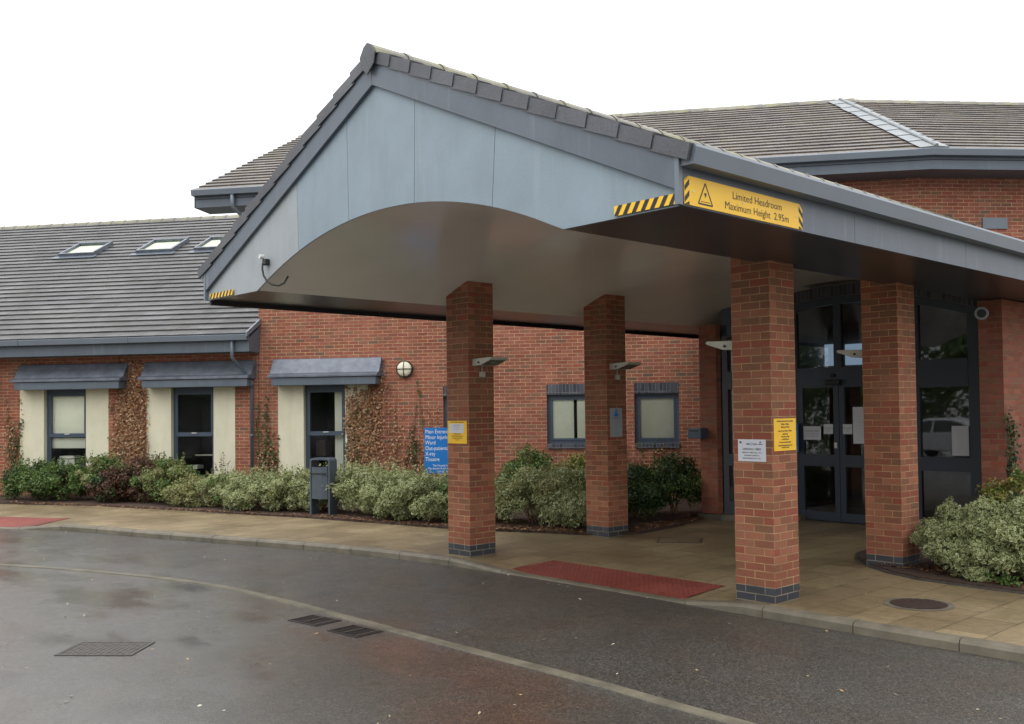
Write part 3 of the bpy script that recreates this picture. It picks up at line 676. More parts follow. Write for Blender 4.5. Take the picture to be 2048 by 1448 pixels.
m.build('downpipe', M['fascia'], wing, smooth=True)
# roof
def slope_frame(F, o0, z0, tan, s0=0.0):
    c = 1 / math.sqrt(1 + tan * tan); s = tan * c
    ex, ey = F.ex, F.ey; eb = -ey * c + Vector((0, 0, s)); ec = ey * s + Vector((0, 0, c))
    return Vector(F.p(s0, o0, z0)), ex, eb, ec
O, ea, eb, ec = slope_frame(A_, 0.66, 3.60, PT)
Lw = 9.36 * math.sqrt(1 + PT * PT)
m = MB(); skl = [(-8.78, -7.65), (-6.3, -5.16), (-4.48, -3.36)]
def rngw(b): return (-17.5 - b * 0.3, -0.06)
tile_rows(m, O, ea, eb, ec, Lw, 0.34, rngw)
rf = m.build('roof', M['tile'], wing, weld=False)
m = MB(); under(m, O - ec * 0.02, ea, eb, ec, Lw, lambda b: (-20, -0.08)); m.build('roof_deck', M['fascia'], rf, weld=False)
m = MB(); P0 = O + eb * Lw
a = -20.5
while a < -0.1:
    q = [P0 + ea * a, P0 + ea * (a + 0.46)]
    sec = [(0.17, -0.06), (0.09, 0.035), (0, 0.07), (-0.09, 0.035), (-0.17, -0.06)]
    for (y0, z0), (y1, z1) in zip(sec, sec[1:]):
        m.quad([q[0] + A_.ey * y0 + Vector((0, 0, z0)), q[1] + A_.ey * y0 * 1.02 + Vector((0, 0, z0 + 0.012)), q[1] + A_.ey * y1 * 1.02 + Vector((0, 0, z1 + 0.012)), q[0] + A_.ey * y1 + Vector((0, 0, z1))])
    a += 0.45
m.build('ridge_tiles', M['ridge'], rf, weld=False)
m = MB(); m.box(A_, -0.6, -0.05, -0.3, -0.004, 3.0, 3.84); m.build('wall', M['brick'], wing)
# stepped verge cover at the right end and its side board
m = MB(); m.prism_a(A_, [(0.70, 3.56), (0.70, 3.66), (0.0, 4.01), (-0.02, 3.90)], -0.07, -0.03); m.build('verge_cover', M['gutter'], wing)
def skylight(s0, s1, par):
    b0, b1 = 6.57, 7.68; P = lambda s, b, c: O + ea * s + eb * b + ec * c
    class SF:
        def p(self, a, b, z): q = P(a, b, z); return tuple(q)
    S = SF(); m = MB(); f = 0.07
    m.box(S, s0, s1, b0, b0 + f, 0.02, 0.14); m.box(S, s0, s1, b1 - f, b1, 0.02, 0.15); m.box(S, s0, s0 + f, b0 + f, b1 - f, 0.02, 0.14); m.box(S, s1 - f, s1, b0 + f, b1 - f, 0.02, 0.14)
    k = m.build('skylight', M['lead'], par)
    g_ = MB(); g_.quad([P(s0 + f, b0 + f, 0.1), P(s1 - f, b0 + f, 0.1), P(s1 - f, b1 - f, 0.1), P(s0 + f, b1 - f, 0.1)]); g_.build('pane', M['skyglass'], k, weld=False)
    g_ = MB(); g_.box(S, s0 + f, s1 - f, b0 + f, b1 - f, 0.03, 0.05); g_.build('blind', M['blind'], k)
    l = MB(); l.quad([P(s0 - 0.12, b0 - 0.2, 0.056), P(s1 + 0.12, b0 - 0.2, 0.056), P(s1 + 0.12, b0, 0.06), P(s0 - 0.12, b0, 0.06)]); l.build('flashing', M['fascia'], k, weld=False)
for s0, s1 in skl: skylight(s0, s1, wing)

# ================================================================== MAIN BLOCK
block = thing('hospital_block', 'two storey red brick block behind the canopy, with faceted roof and glazed entrance', 'building', A_.p(7, 0, 0))
W3 = (0.365, 0.966, 1.933, 2.46)
win_s = [(4.155, 5.07), (6.412, 7.34), (8.257, 9.175)]
ops = [(W3[0], W3[3], 0.3, 2.5)] + [(a, b, 1.07, 2.425) for a, b in win_s]
wall_open(A_, -0.09, 13.97, -0.1, 6.5, ops).build('wall', M['brick'], block, weld=False)
m = MB(); m.quad([K_.p(0, 0, -0.1), K_.p(10, 0, -0.1), K_.p(10, 0, 6.5), K_.p(0, 0, 6.5)], [(0, -0.1), (10, -0.1), (10, 6.5), (0, 6.5)])
m.box(K_, -0.02, 0.02, -0.01, 0.004, 3, 6.4)
m.build('wall', M['brick'], block, weld=False)
m = MB(); m.quad([A_.p(-0.09, 0, 3.2), A_.p(-0.09, -8, 3.2), A_.p(-0.09, -8, 9), A_.p(-0.09, 0, 6.5)], [(0, 3.2), (8, 3.2), (8, 9), (0, 6.5)]); m.build('wall', M['brick'], block, weld=False)
m = MB(); m.box(A_, -0.1, -0.088, -0.02, 0.003, 0, 3.24); m.build('movement_joint', M['black'], block)
surround(A_, W3[0], W3[1], 0.3, 2.5, block); surround(A_, W3[2], W3[3], 0.3, 2.5, block)
wn = sash(A_, W3[1], W3[2], 0.3, 2.5, block, 1.41, [(1.58, 1.84, 0.38, 2.35, -0.3)])
d = MB(); d.box(A_, W3[1] + 0.08, W3[1] + 0.3, -0.9, -0.5, 0.9, 1.25); d.build('box_file', M['iron'], wn)
hood(A_, 0.28, 2.79, block)
for k, (a, b) in enumerate(win_s):
    m = MB(); m.box(A_, a, b, -0.1, 0.006, 2.205, 2.425); lt = m.build('lintel', M['soldier'], block)
    m = MB(); m.prism_a(A_, [(-0.12, 1.17), (0.04, 1.155), (0.04, 1.07), (-0.12, 1.07)], a - 0.0, b + 0.0); m.build('sill', M['soldier'], block)
    f = 0.075; b_ = -0.09; F = A_
    m = MB(); z0, z1 = 1.165, 2.21
    m.box(F, a, a + f, b_ - 0.06, b_, z0, z1); m.box(F, b - f, b, b_ - 0.06, b_, z0, z1); m.box(F, a + f, b - f, b_ - 0.06, b_, z1 - f, z1); m.box(F, a + f, b - f, b_ - 0.06, b_, z0, z0 + f)
    wn = m.build('window', M['frame'], block)
    s = MB(); i = 0.04; s.box(F, a + f, a + f + i, b_ - 0.04, b_ + 0.015, z0 + f, z1 - f); s.box(F, b - f - i, b - f, b_ - 0.04, b_ + 0.015, z0 + f, z1 - f); s.box(F, a + f + i, b - f - i, b_ - 0.04, b_ + 0.015, z1 - f - i, z1 - f); s.box(F, a + f + i, b - f - i, b_ - 0.04, b_ + 0.015, z0 + f, z0 + f + i)
    s.build('sash', M['frame'], wn)
    p = MB(); p.quad([F.p(a + f, b_ - 0.02, z0 + f), F.p(b - f, b_ - 0.02, z0 + f), F.p(b - f, b_ - 0.02, z1 - f), F.p(a + f, b_ - 0.02, z1 - f)]); p.build('pane', M['glass'], wn, weld=False)
    bl = MB()
    segs = [[(a + 0.1, b - 0.1)], [(a + 0.1, a + 0.56), (a + 0.63, b - 0.1)], [(a + 0.1, b - 0.1)]][k]
    for x0, x1 in segs:
        nsl = max(1, int((x1 - x0) / 0.1))
        for q in range(nsl):
            xa = x0 + (x1 - x0) * q / nsl; xb = x0 + (x1 - x0) * (q + 1) / nsl
            bl.quad([F.p(xa, b_ - 0.034, z0 + f), F.p(xb, b_ - 0.042, z0 + f), F.p(xb, b_ - 0.042, z1 - f), F.p(xa, b_ - 0.034, z1 - f)])
    bl.build('blind', M['blind'], wn, weld=False)
    r = MB(); r.quad([F.p(a, b_ - 0.6, z0), F.p(b, b_ - 0.6, z0), F.p(b, b_ - 0.6, z1), F.p(a, b_ - 0.6, z1)])
    for x in (a, b): r.quad([F.p(x, b_ - 0.05, z0), F.p(x, b_ - 0.6, z0), F.p(x, b_ - 0.6, z1), F.p(x, b_ - 0.05, z1)])
    for z in (z0, z1): r.quad([F.p(a, b_ - 0.05, z), F.p(b, b_ - 0.05, z), F.p(b, b_ - 0.6, z), F.p(a, b_ - 0.6, z)])
    r.build('room_interior', M['interior'], wn, weld=False)
# upper eaves and roof
TU = 0.475
for F, a0, a1 in ((A_, -1.27, 14.08), (K_, -0.0, 10)):
    z = 6.42 if F is A_ else 6.417
    m = MB()
    a0f = a0 if F is A_ else -0.115; a1f = a1 if F is K_ else 14.065
    m.prism_a(F, [(0.70, z), (0.70, z + 0.27), (0.67, z + 0.27), (0.67, z + 0.03), (-0.02 if F is A_ else -0.02, z + 0.03), (-0.02, z)], a0f + 0.02, a1f); m.build('fascia', M['fascia'], block)
    m = MB(); m.prism_a(F, [(0.705, z + 0.245), (0.82, z + 0.245), (0.845, z + 0.36), (0.825, z + 0.38), (0.79, z + 0.36), (0.775, z + 0.27), (0.72, z + 0.27), (0.72, z + 0.36), (0.705, z + 0.36)], a0f, a1f + (0.02 if F is A_ else 0)); m.build('gutter', M['gutter'], block)
m = MB(); m.box(A_, -1.26, -1.22, -0.02, 0.70, 6.42, 6.72); m.build('box_end', M['fascia'], block)
m = MB()
O, ea, eb, ec = slope_frame(A_, 0.80, 6.76, TU); LU = 6.0 * math.sqrt(1 + TU * TU); cu = 1 / math.sqrt(1 + TU * TU)
rA = lambda b: (-1.25 + 0.0 * b, 14.08 - 0.1367 * b * cu)
tile_rows(m, O, ea, eb, ec, LU, 0.34, rA)
rf = m.build('roof', M['tile_up'], block, weld=False)
m = MB(); under(m, O - ec * 0.02, ea, eb, ec, LU, lambda b: (-1.24, 14.08 - 0.1367 * b * cu), t=0.16)
O2, ea2, eb2, ec2 = slope_frame(K_, 0.80, 6.76, TU)
kink_off = 0.11
tile2 = MB(); rB = lambda b: (-0.109 + 0.1367 * b * cu - 0.02, 10)
tile_rows(tile2, O2, ea2, eb2, ec2, LU, 0.34, rB); tile2.build('roof', M['tile_up'], block, weld=False)
under(m, O2 - ec2 * 0.02, ea2, eb2, ec2, LU, lambda b: (-0.109 + 0.1367 * b * cu, 10), t=0.16)
m.build('roof_deck', M['fascia'], rf, weld=False)
m = MB()
for (P0, ex, ey, a0, a1) in ((O + eb * LU, ea, A_.ey, -1.25, 13.3), (O2 + eb2 * LU, ea2, K_.ey, 0.72, 10)):
    a = a0
    while a < a1:
        q = [P0 + ex * a, P0 + ex * (a + 0.46)]; sec = [(0.17, -0.05), (0.09, 0.04), (0, 0.075), (-0.09, 0.04), (-0.17, -0.05)]
        for (y0, z0), (y1, z1) in zip(sec, sec[1:]):
            m.quad([q[0] + ey * y0 + Vector((0, 0, z0)), q[1] + ey * y0 * 1.02 + Vector((0, 0, z0 + 0.012)), q[1] + ey * y1 * 1.02 + Vector((0, 0, z1 + 0.012)), q[0] + ey * y1 + Vector((0, 0, z1))])
        a += 0.45
m.build('ridge_tiles', M['ridge'], rf, weld=False)
# pale zinc hip, stepped sheets
m = MB(); n = 10
for i in range(n):
    for side, (OO, e1, e2, e3) in enumerate(((O, ea, eb, ec), (O2, ea2, eb2, ec2))):
        b0, b1 = LU * i / n, LU * (i + 1) / n + 0.06
        h0 = (14.08 - 0.1367 * b0 * cu) if side == 0 else (-0.109 + 0.1367 * b0 * cu); h1 = (14.08 - 0.1367 * b1 * cu) if side == 0 else (-0.109 + 0.1367 * b1 * cu)
        sg = -1 if side == 0 else 1; wd = (0.30 if side == 0 else 0.26) + random.uniform(-0.02, 0.02)
        P = lambda x, b, c: OO + e1 * x + e2 * b + e3 * c
        m.quad([P(h0 - 0.03 * sg, b0, 0.085), P(h0 + wd * sg, b0, 0.066), P(h1 + wd * sg, b1, 0.052), P(h1 - 0.03 * sg, b1, 0.07)])
        m.quad([P(h0 - 0.03 * sg, b0, 0.085), P(h0 + wd * sg, b0, 0.066), P(h0 + wd * sg, b0, 0.03), P(h0 - 0.03 * sg, b0, 0.03)])
hp = [O + ea * (14.08 - 0.1367 * b * cu) + eb * b + ec * 0.09 for b in (0, LU * 0.5, LU)]
m.tube([hp[0] + ea * 0.02, hp[1] + ea * 0.02, hp[2] + ea * 0.02], 0.035, 8)
m.build('hip_flashing', M['lead_pale'], rf, weld=False)
m = MB(); m.tube([A_.p(-0.33, 0.77, 6.68), A_.p(-0.33, 0.77, 6.42), A_.p(-0.31, 0.72, 6.36), A_.p(0.02, 0.1, 5.95), A_.p(0.05, 0.07, 5.85), A_.p(0.05, 0.07, 4.6)], 0.045, 12); m.build('downpipe', M['gutter'], block, smooth=True)
m = MB(); m.box(K_, 1.28, 1.8, 0.0, 0.03, 5.40, 5.62); m.build('flashing', M['gutter'], block)

# ---------------- entrance porch under the canopy
m = MB(); m.box(WF, -4.85, -4.51, 5.5, 5.64, 0.1, 3.3, du=4.85); m.box(WF, -4.85, -4.62, 5.64, 9.9, 0.0, 3.3); m.build('porch_wall', M['brick_dark'], block)
m = MB(); m.box(WF, -0.2, 0.114, 5.5, 13.5, 0.0, 3.31, du=0.2); m.build('porch_wall', M['brick_dark'], block)
m = MB(); m.prism_z([(-4.9, 5.45), (-4.4, 5.45), (-3.4, 6.2), (-3.4, 6.45), (-4.9, 6.45)], -0.02, 0.09); m.build('plinth', M['channel'], block)
LF = Fr((-4.50, 5.66, 0), (0.8, 0.6, 0), (0.6, -0.8, 0))
def arcz(u): return 3.92 - (u + 2.64) ** 2 / (2 * 5.75)
# brick arch and spandrel above the screen
pts = []
us = [-5.4 + 0.25 * k for k in range(22)]
m = MB()
for u0, u1 in zip(us, us[1:]):
    t0, t1 = arcz(u0) + 0.05, arcz(u1) + 0.05; b0, b1 = arcz(u0) - 0.24, arcz(u1) - 0.24
    m.quad([(u0, 6.34, b0), (u1, 6.34, b1), (u1, 6.34, t1), (u0, 6.34, t0)], [(u0, 0), (u1, 0), (u1, 0.22), (u0, 0.22)])
    m.quad([(u0, 6.34, b0), (u1, 6.34, b1), (u1, 6.5, b1), (u0, 6.5, b0)])
m.build('arch', M['soldier'], block, weld=False)
scr = MB()
for u0, u1 in zip(us, us[1:]):
    scr.quad([(u0, 6.37, arcz(u0) - 0.36), (u1, 6.37, arcz(u1) - 0.36), (u1, 6.37, arcz(u1) - 0.22), (u0, 6.37, arcz(u0) - 0.22)])
    scr.quad([(u0, 6.37, arcz(u0) - 0.36), (u1, 6.37, arcz(u1) - 0.36), (u1, 6.45, arcz(u1) - 0.36), (u0, 6.45, arcz(u0) - 0.36)])
vb = [(-3.62, -3.5, 3.4), (-2.80, -2.72, 3.55), (-2.0, -1.93, 3.5), (-1.50, -1.42, 3.4), (-0.69, -0.58, 3.2)]
scr.box(WF, -3.58, -3.50, 6.38, 6.46, 0, 3.45)
scr.box(WF, -2.83, -2.70, 6.38, 6.46, 2.33, 3.56)
scr.box(WF, -2.02, -1.94, 6.38, 6.46, 0, 3.5); scr.box(WF, -1.55, -1.43, 6.38, 6.46, 0, 3.42)
scr.box(WF, -0.70, -0.18, 6.38, 6.46, 0, 3.35)
scr.box(WF, -3.5, -2.02, 6.37, 6.47, 2.33, 2.53)           # door head
scr.box(WF, -1.43, -0.70, 6.37, 6.47, 2.16, 2.58); scr.box(WF, -1.43, -0.70, 6.38, 6.46, 0.9, 1.11); scr.box(WF, -1.43, -0.70, 6.38, 6.46, 0.0, 0.1)
scr.box(LF, 0.0, 0.09, -0.06, 0.0, 0.09, 3.3); scr.box(LF, 1.16, 1.25, -0.06, 0.0, 0.09, 3.3); scr.box(LF, 0.09, 1.16, -0.06, 0.0, 2.2, 2.5); scr.box(LF, 0.09, 1.16, -0.06, 0.0, 0.09, 0.3); scr.box(LF, 0.09, 1.16, -0.06, 0, 0.9, 1.1); scr.box(LF, 0.0, 1.25, -0.06, 0, 3.1, 3.6)
screen = scr.build('entrance_screen', M['door_frame'], block, weld=False)
gp = MB()
def pane(F, a0, a1, b, z0, z1, mb): mb.quad([F.p(a0, b, z0), F.p(a1, b, z0), F.p(a1, b, z1), F.p(a0, b, z1)])
for (F, a0, a1, b, z0, z1) in [(WF, -3.5, -2.83, 6.42, 2.53, 3.57), (WF, -2.7, -2.02, 6.42, 2.53, 3.57), (WF, -1.94, -1.55, 6.42, 0.05, 3.5), (WF, -1.43, -0.7, 6.42, 2.58, 3.45), (WF, -1.43, -0.7, 6.42, 1.11, 2.16), (WF, -1.43, -0.7, 6.42, 0.1, 0.9),
                               (LF, 0.09, 1.16, -0.03, 2.5, 3.1), (LF, 0.09, 1.16, -0.03, 1.1, 2.2), (LF, 0.09, 1.16, -0.03, 0.3, 0.9)]:
    gp = MB(); pane(F, a0, a1, b, z0, z1, gp); gp.build('pane', M['glass_dark'], screen, weld=False)
sn = MB(); sn.box(WF, -2.96, -2.70, 6.30, 6.37, 2.235, 2.32); sn.box(WF, -2.87, -2.81, 6.33, 6.37, 2.36, 2.42); sn.build('door_sensor', M['black'], block, bevel=0.01)
for (a0, a1) in ((-3.5, -2.765), (-2.755, -2.02)):
    d = MB(); f = 0.09; z0, z1 = 0.02, 2.33
    d.box(WF, a0, a0 + f, 6.385, 6.44, z0, z1); d.box(WF, a1 - f, a1, 6.385, 6.44, z0, z1); d.box(WF, a0 + f, a1 - f, 6.385, 6.44, z1 - 0.13, z1); d.box(WF, a0 + f, a1 - f, 6.385, 6.44, z0, 0.16); d.box(WF, a0 + f, a1 - f, 6.385, 6.44, 0.91, 1.10)
    do = d.build('door', M['door_frame'], block)
    for zz in ((0.16, 0.91), (1.10, z1 - 0.13)):
        q = MB(); pane(WF, a0 + f, a1 - f, 6.42, zz[0], zz[1], q); q.build('pane', M['glass_dark'], do, weld=False)
    if a0 < -3:
        h = MB(); h.box(WF, -2.845, -2.80, 6.365, 6.385, 1.21, 1.30); h.build('lock', M['white'], do)
# lobby behind the glass
lb = MB(); 
lb.quad([(-5.0, 9.3, 0.0), (-0.2, 9.3, 0.0), (-0.2, 9.3, 3.9), (-5.0, 9.3, 3.9)]); lb.quad([(-4.6, 6.0, 0), (-4.6, 9.3, 0), (-4.6, 9.3, 3.9), (-4.6, 6.0, 3.9)]); lb.quad([(-0.25, 6.48, 0), (-0.25, 9.3, 0), (-0.25, 9.3, 3.9), (-0.25, 6.48, 3.9)])
lb.quad([(-4.6, 6.0, 3.85), (-0.2, 6.0, 3.85), (-0.2, 9.3, 3.85), (-4.6, 9.3, 3.85)]); lb.quad([(-4.6, 6.3, 0.004), (-0.2, 6.5, 0.004), (-0.2, 9.3, 0.004), (-4.6, 9.3, 0.004)])
lb.build('lobby_interior', M['lobby'], block, weld=False)
for (a0, a1, z0, z1) in ((-4.56, -4.30, 2.68, 3.1), (-4.13, -3.74, 2.68, 3.08)):
    r = MB(); r.box(WF, a0, a1, 9.2, 9.24, z0, z1); r.build('rear_window', M['lit'], block)
# notices and posters on the glass
def notice(name, label, cat, F, a0, a1, b, z0, z1, mat, lines, group=None, th=0.004, ink='inkgrey', sx=1.0, loc=None, bold=0.0):
    t = thing(name, label, cat, F.p((a0 + a1) / 2, b, z0), group)
    m = MB(); m.box(F, a0, a1, b - th if F is not WF else b, b if F is not WF else b + th, z0, z1); m.build('panel', M[mat], t)
    bb = b + 0.0015 if F is not WF else b - 0.0015
    if lines: lettering('lettering', lines, F, (a0 + a1) / 2, bb, z1, M[ink], t, sx=sx, align='CENTER', bold=bold)
    return t
DOORP = [('door_notice', 'landscape white opening times notice stuck inside the left entrance door glass', -3.40, -3.08, 1.34, 1.565, [("OPENING TIMES", 0.035, -0.09), ("Monday - Friday 9am - 5pm", 0.018, -0.13), ("Saturday, Sunday & Bank Holidays", 0.016, -0.165)]),
         ('door_notice', 'small square Automatic Door notice on the left entrance door, nearest the middle', -3.03, -2.865, 1.44, 1.60, [("AUTOMATIC", 0.028, -0.075), ("Door", 0.028, -0.115)]),
         ('door_notice', 'small square Automatic Door notice on the right entrance door', -2.69, -2.53, 1.44, 1.60, [("AUTOMATIC", 0.027, -0.075), ("Door", 0.027, -0.115)]),
         ('door_notice', 'tall white list notice on the right entrance door, partly behind the brick column', -2.515, -2.28, 1.29, 1.875, [("-" * 18, 0.02, -0.05 - 0.05 * k) for k in range(9)])]
for nm, lb_, a0, a1, z0, z1, ln in DOORP:
    notice(nm, lb_, 'notice', WF, a0, a1, 6.375, z0, z1, 'paper', ln)
notice('door_notice', 'pale poster low in the window pane right of the entrance doors', 'poster', WF, -0.95, -0.705, 6.36, 1.14, 1.58, 'paper', [("-" * 16, 0.02, -0.06 - 0.05 * k) for k in range(6)])
notice('wall_poster', 'blue and white poster standing behind the front right brick column by the entrance', 'poster', WF, -3.60, -3.45, 6.30, 1.14, 1.62, 'bluesign', [("-" * 7, 0.03, -0.08), ("-" * 7, 0.03, -0.14)], ink='signwhite')
# letter box on the left porch pier
t = thing('letter_box', 'grey metal letter box fixed to the brick pier left of the entrance', 'letter box', (-4.8, 5.4, 1.37))
m = MB(); m.box(WF, -4.97, -4.70, 5.30, 5.5, 1.37, 1.545); m.build('body', M['frame'], t, bevel=0.008)
m = MB(); m.box(WF, -4.93, -4.75, 5.295, 5.302, 1.49, 1.51); m.build('slot', M['black'], t)
# camera by the right pier
t = thing('security_camera', 'round camera with a pale ring face high on the brick pier right of the entrance', 'camera', (-0.09, 5.4, 3.1))
m = MB(); m.tube([(-0.11, 5.40, 3.125), (-0.072, 5.30, 3.118)], 0.088, 24); m.tube([(-0.09, 5.5, 3.16), (-0.10, 5.38, 3.14)], 0.03, 10); bdy = m.build('body', M['gable_grey'], t, bevel=0.01)
m = MB(); m.tube([(-0.073, 5.301, 3.118), (-0.070, 5.293, 3.1175)], 0.058, 24); m.build('lens', M['black'], t)

# ================================================================== ENTRANCE CANOPY
can = thing('entrance_canopy', 'gabled canopy with pale blue gable and arched soffit on four brick columns', 'canopy', (-2.2, 1.3, 0))
CX, SL, V0 = -2.69, 0.457, -2.72
zt = lambda u: 5.35 - SL * abs(u - CX)           # top of bargeboards
zbb = lambda u: 5.108 - SL * abs(u - CX)
uL, uR = -6.39, 1.02
arcg = lambda u: 3.32 if (u <= -5.09 or u >= -0.16) else 3.875 - ((u + 2.625) ** 2) / (2 * 5.63) + 0.0
def arc_can(u):
    if u <= -5.09 or u >= -0.16: return 3.32
    h, hc = 0.555, 2.465; Rr = (hc * hc + h * h) / (2 * h); x = u + 2.625
    return 3.32 + h - (Rr - math.sqrt(max(0, Rr * Rr - x * x)))
cuts = [-6.38, -4.18, -3.18, -2.07, -0.95, 1.0]; pt_ = [0.045, 0.04, 0.04, -0.04, -0.07, 0]
for k in range(5):
    x0, x1 = cuts[k] + 0.003, cuts[k + 1] - 0.003
    # joints lean a little
    n = 14; bot = []; top = []
    def lean(x, z, edge): 
        s_ = {1: 0.155, 2: 0.085, 3: -0.08, 4: -0.25}.get(edge, 0) * 0.5
        return x + s_ * (4.05 - z) * 0.6
    for i in range(n + 1):
        f = i / n; xb = x0 + (x1 - x0) * f
        zb_ = arc_can(xb); ztp = zbb(xb) + 0.06
        s0 = lean(x0, zb_, k) - x0; s1 = lean(x1, zb_, k + 1) - x1; t0 = lean(x0, ztp, k) - x0; t1 = lean(x1, ztp, k + 1) - x1
        xb2 = xb + s0 * (1 - f) + s1 * f; xt2 = xb + t0 * (1 - f) + t1 * f
        bot.append((xb2, arc_can(xb2) - 0.004)); top.append((xt2, max(zbb(xt2) + 0.06, arc_can(xb2) + 0.02)))
    m = MB()
    for i in range(n):
        for vv in (V0 + 0.012, V0 + 0.03):
            m.quad([(bot[i][0], vv, bot[i][1]), (bot[i + 1][0], vv, bot[i + 1][1]), (top[i + 1][0], vv, top[i + 1][1]), (top[i][0], vv, top[i][1])])
        m.quad([(bot[i][0], V0 + 0.012, bot[i][1]), (bot[i + 1][0], V0 + 0.012, bot[i + 1][1]), (bot[i + 1][0], V0 + 0.03, bot[i + 1][1]), (bot[i][0], V0 + 0.03, bot[i][1])])
    for e in (0, n): m.quad([(bot[e][0], V0 + 0.012, bot[e][1]), (bot[e][0], V0 + 0.03, bot[e][1]), (top[e][0], V0 + 0.03, top[e][1]), (top[e][0], V0 + 0.012, top[e][1])])
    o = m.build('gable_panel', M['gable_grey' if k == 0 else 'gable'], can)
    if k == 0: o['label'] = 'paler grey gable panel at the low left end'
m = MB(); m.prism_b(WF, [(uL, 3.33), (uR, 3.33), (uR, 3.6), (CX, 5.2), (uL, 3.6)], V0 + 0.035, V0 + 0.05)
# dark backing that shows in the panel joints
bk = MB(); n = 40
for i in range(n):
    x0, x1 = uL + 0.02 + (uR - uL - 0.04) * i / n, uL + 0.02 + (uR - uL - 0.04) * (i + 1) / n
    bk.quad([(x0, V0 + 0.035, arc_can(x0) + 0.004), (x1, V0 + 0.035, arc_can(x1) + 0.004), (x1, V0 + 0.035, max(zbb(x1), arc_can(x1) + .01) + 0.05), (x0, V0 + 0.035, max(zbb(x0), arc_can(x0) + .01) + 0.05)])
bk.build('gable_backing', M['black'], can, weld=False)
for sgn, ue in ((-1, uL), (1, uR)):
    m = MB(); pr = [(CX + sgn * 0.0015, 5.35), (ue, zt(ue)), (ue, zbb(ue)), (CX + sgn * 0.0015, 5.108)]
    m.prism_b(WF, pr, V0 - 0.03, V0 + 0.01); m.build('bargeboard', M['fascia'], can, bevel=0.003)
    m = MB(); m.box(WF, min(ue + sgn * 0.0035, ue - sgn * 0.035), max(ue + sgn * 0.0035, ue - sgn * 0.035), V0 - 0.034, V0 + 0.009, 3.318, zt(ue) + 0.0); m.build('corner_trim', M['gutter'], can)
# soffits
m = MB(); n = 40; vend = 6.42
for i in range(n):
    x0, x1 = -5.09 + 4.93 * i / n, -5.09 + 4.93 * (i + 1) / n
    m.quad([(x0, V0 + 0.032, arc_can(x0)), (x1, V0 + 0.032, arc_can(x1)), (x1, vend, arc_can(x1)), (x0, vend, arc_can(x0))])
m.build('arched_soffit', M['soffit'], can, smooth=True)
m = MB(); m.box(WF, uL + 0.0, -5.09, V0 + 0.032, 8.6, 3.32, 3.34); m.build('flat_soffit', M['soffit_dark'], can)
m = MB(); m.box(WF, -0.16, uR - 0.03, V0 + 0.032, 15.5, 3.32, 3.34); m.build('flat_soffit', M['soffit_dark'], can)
for (x0, x1, ve, gx0, gx1, lbl) in ((uL, uL + 0.03, 8.7, uL - 0.14, uL - 0.003, 'l'), (uR - 0.03, uR, 15.5, uR + 0.003, uR + 0.14, 'r')):
    js = [V0 + 0.012, -0.25, 2.1, 4.5, 6.9, ve] if lbl == 'r' else [V0 + 0.012, 2.1, 4.5, ve]
    m = MB()
    for a, b in zip(js, js[1:]): m.box(WF, x0, x1, a, b - 0.005, 3.316, 3.665)
    m.build('fascia', M['fascia'], can)
    F = Fr((0, 0, 0), (0, 1, 0), (1, 0, 0)); sx = 1 if lbl == 'r' else -1; xb = uR if lbl == 'r' else uL
    pr = [(xb + sx * 0.004, 3.585), (xb + sx * 0.115, 3.585), (xb + sx * 0.14, 3.70), (xb + sx * 0.13, 3.722), (xb + sx * 0.115, 3.715), (xb + sx * 0.10, 3.60), (xb + sx * 0.02, 3.60), (xb + sx * 0.02, 3.70), (xb + sx * 0.004, 3.70)]
    m = MB(); m.prism_a(F, pr, V0 + 0.0, ve)
    m.prism_a(F, [(xb + sx * 0.004, 3.585), (xb + sx * 0.115, 3.585), (xb + sx * 0.14, 3.70), (xb + sx * 0.125, 3.725), (xb + sx * 0.004, 3.70)], V0 - 0.012, V0 + 0.0)
    m.build('gutter', M['gutter'], can)
m = MB(); m.box(WF, uL + 0.004, uL + 0.05, V0 + 0.04, 8.55, 3.262, 3.3195); m.build('dark_eave_strip', M['black'], can)  # black strip along the outer edge of the left flat soffit
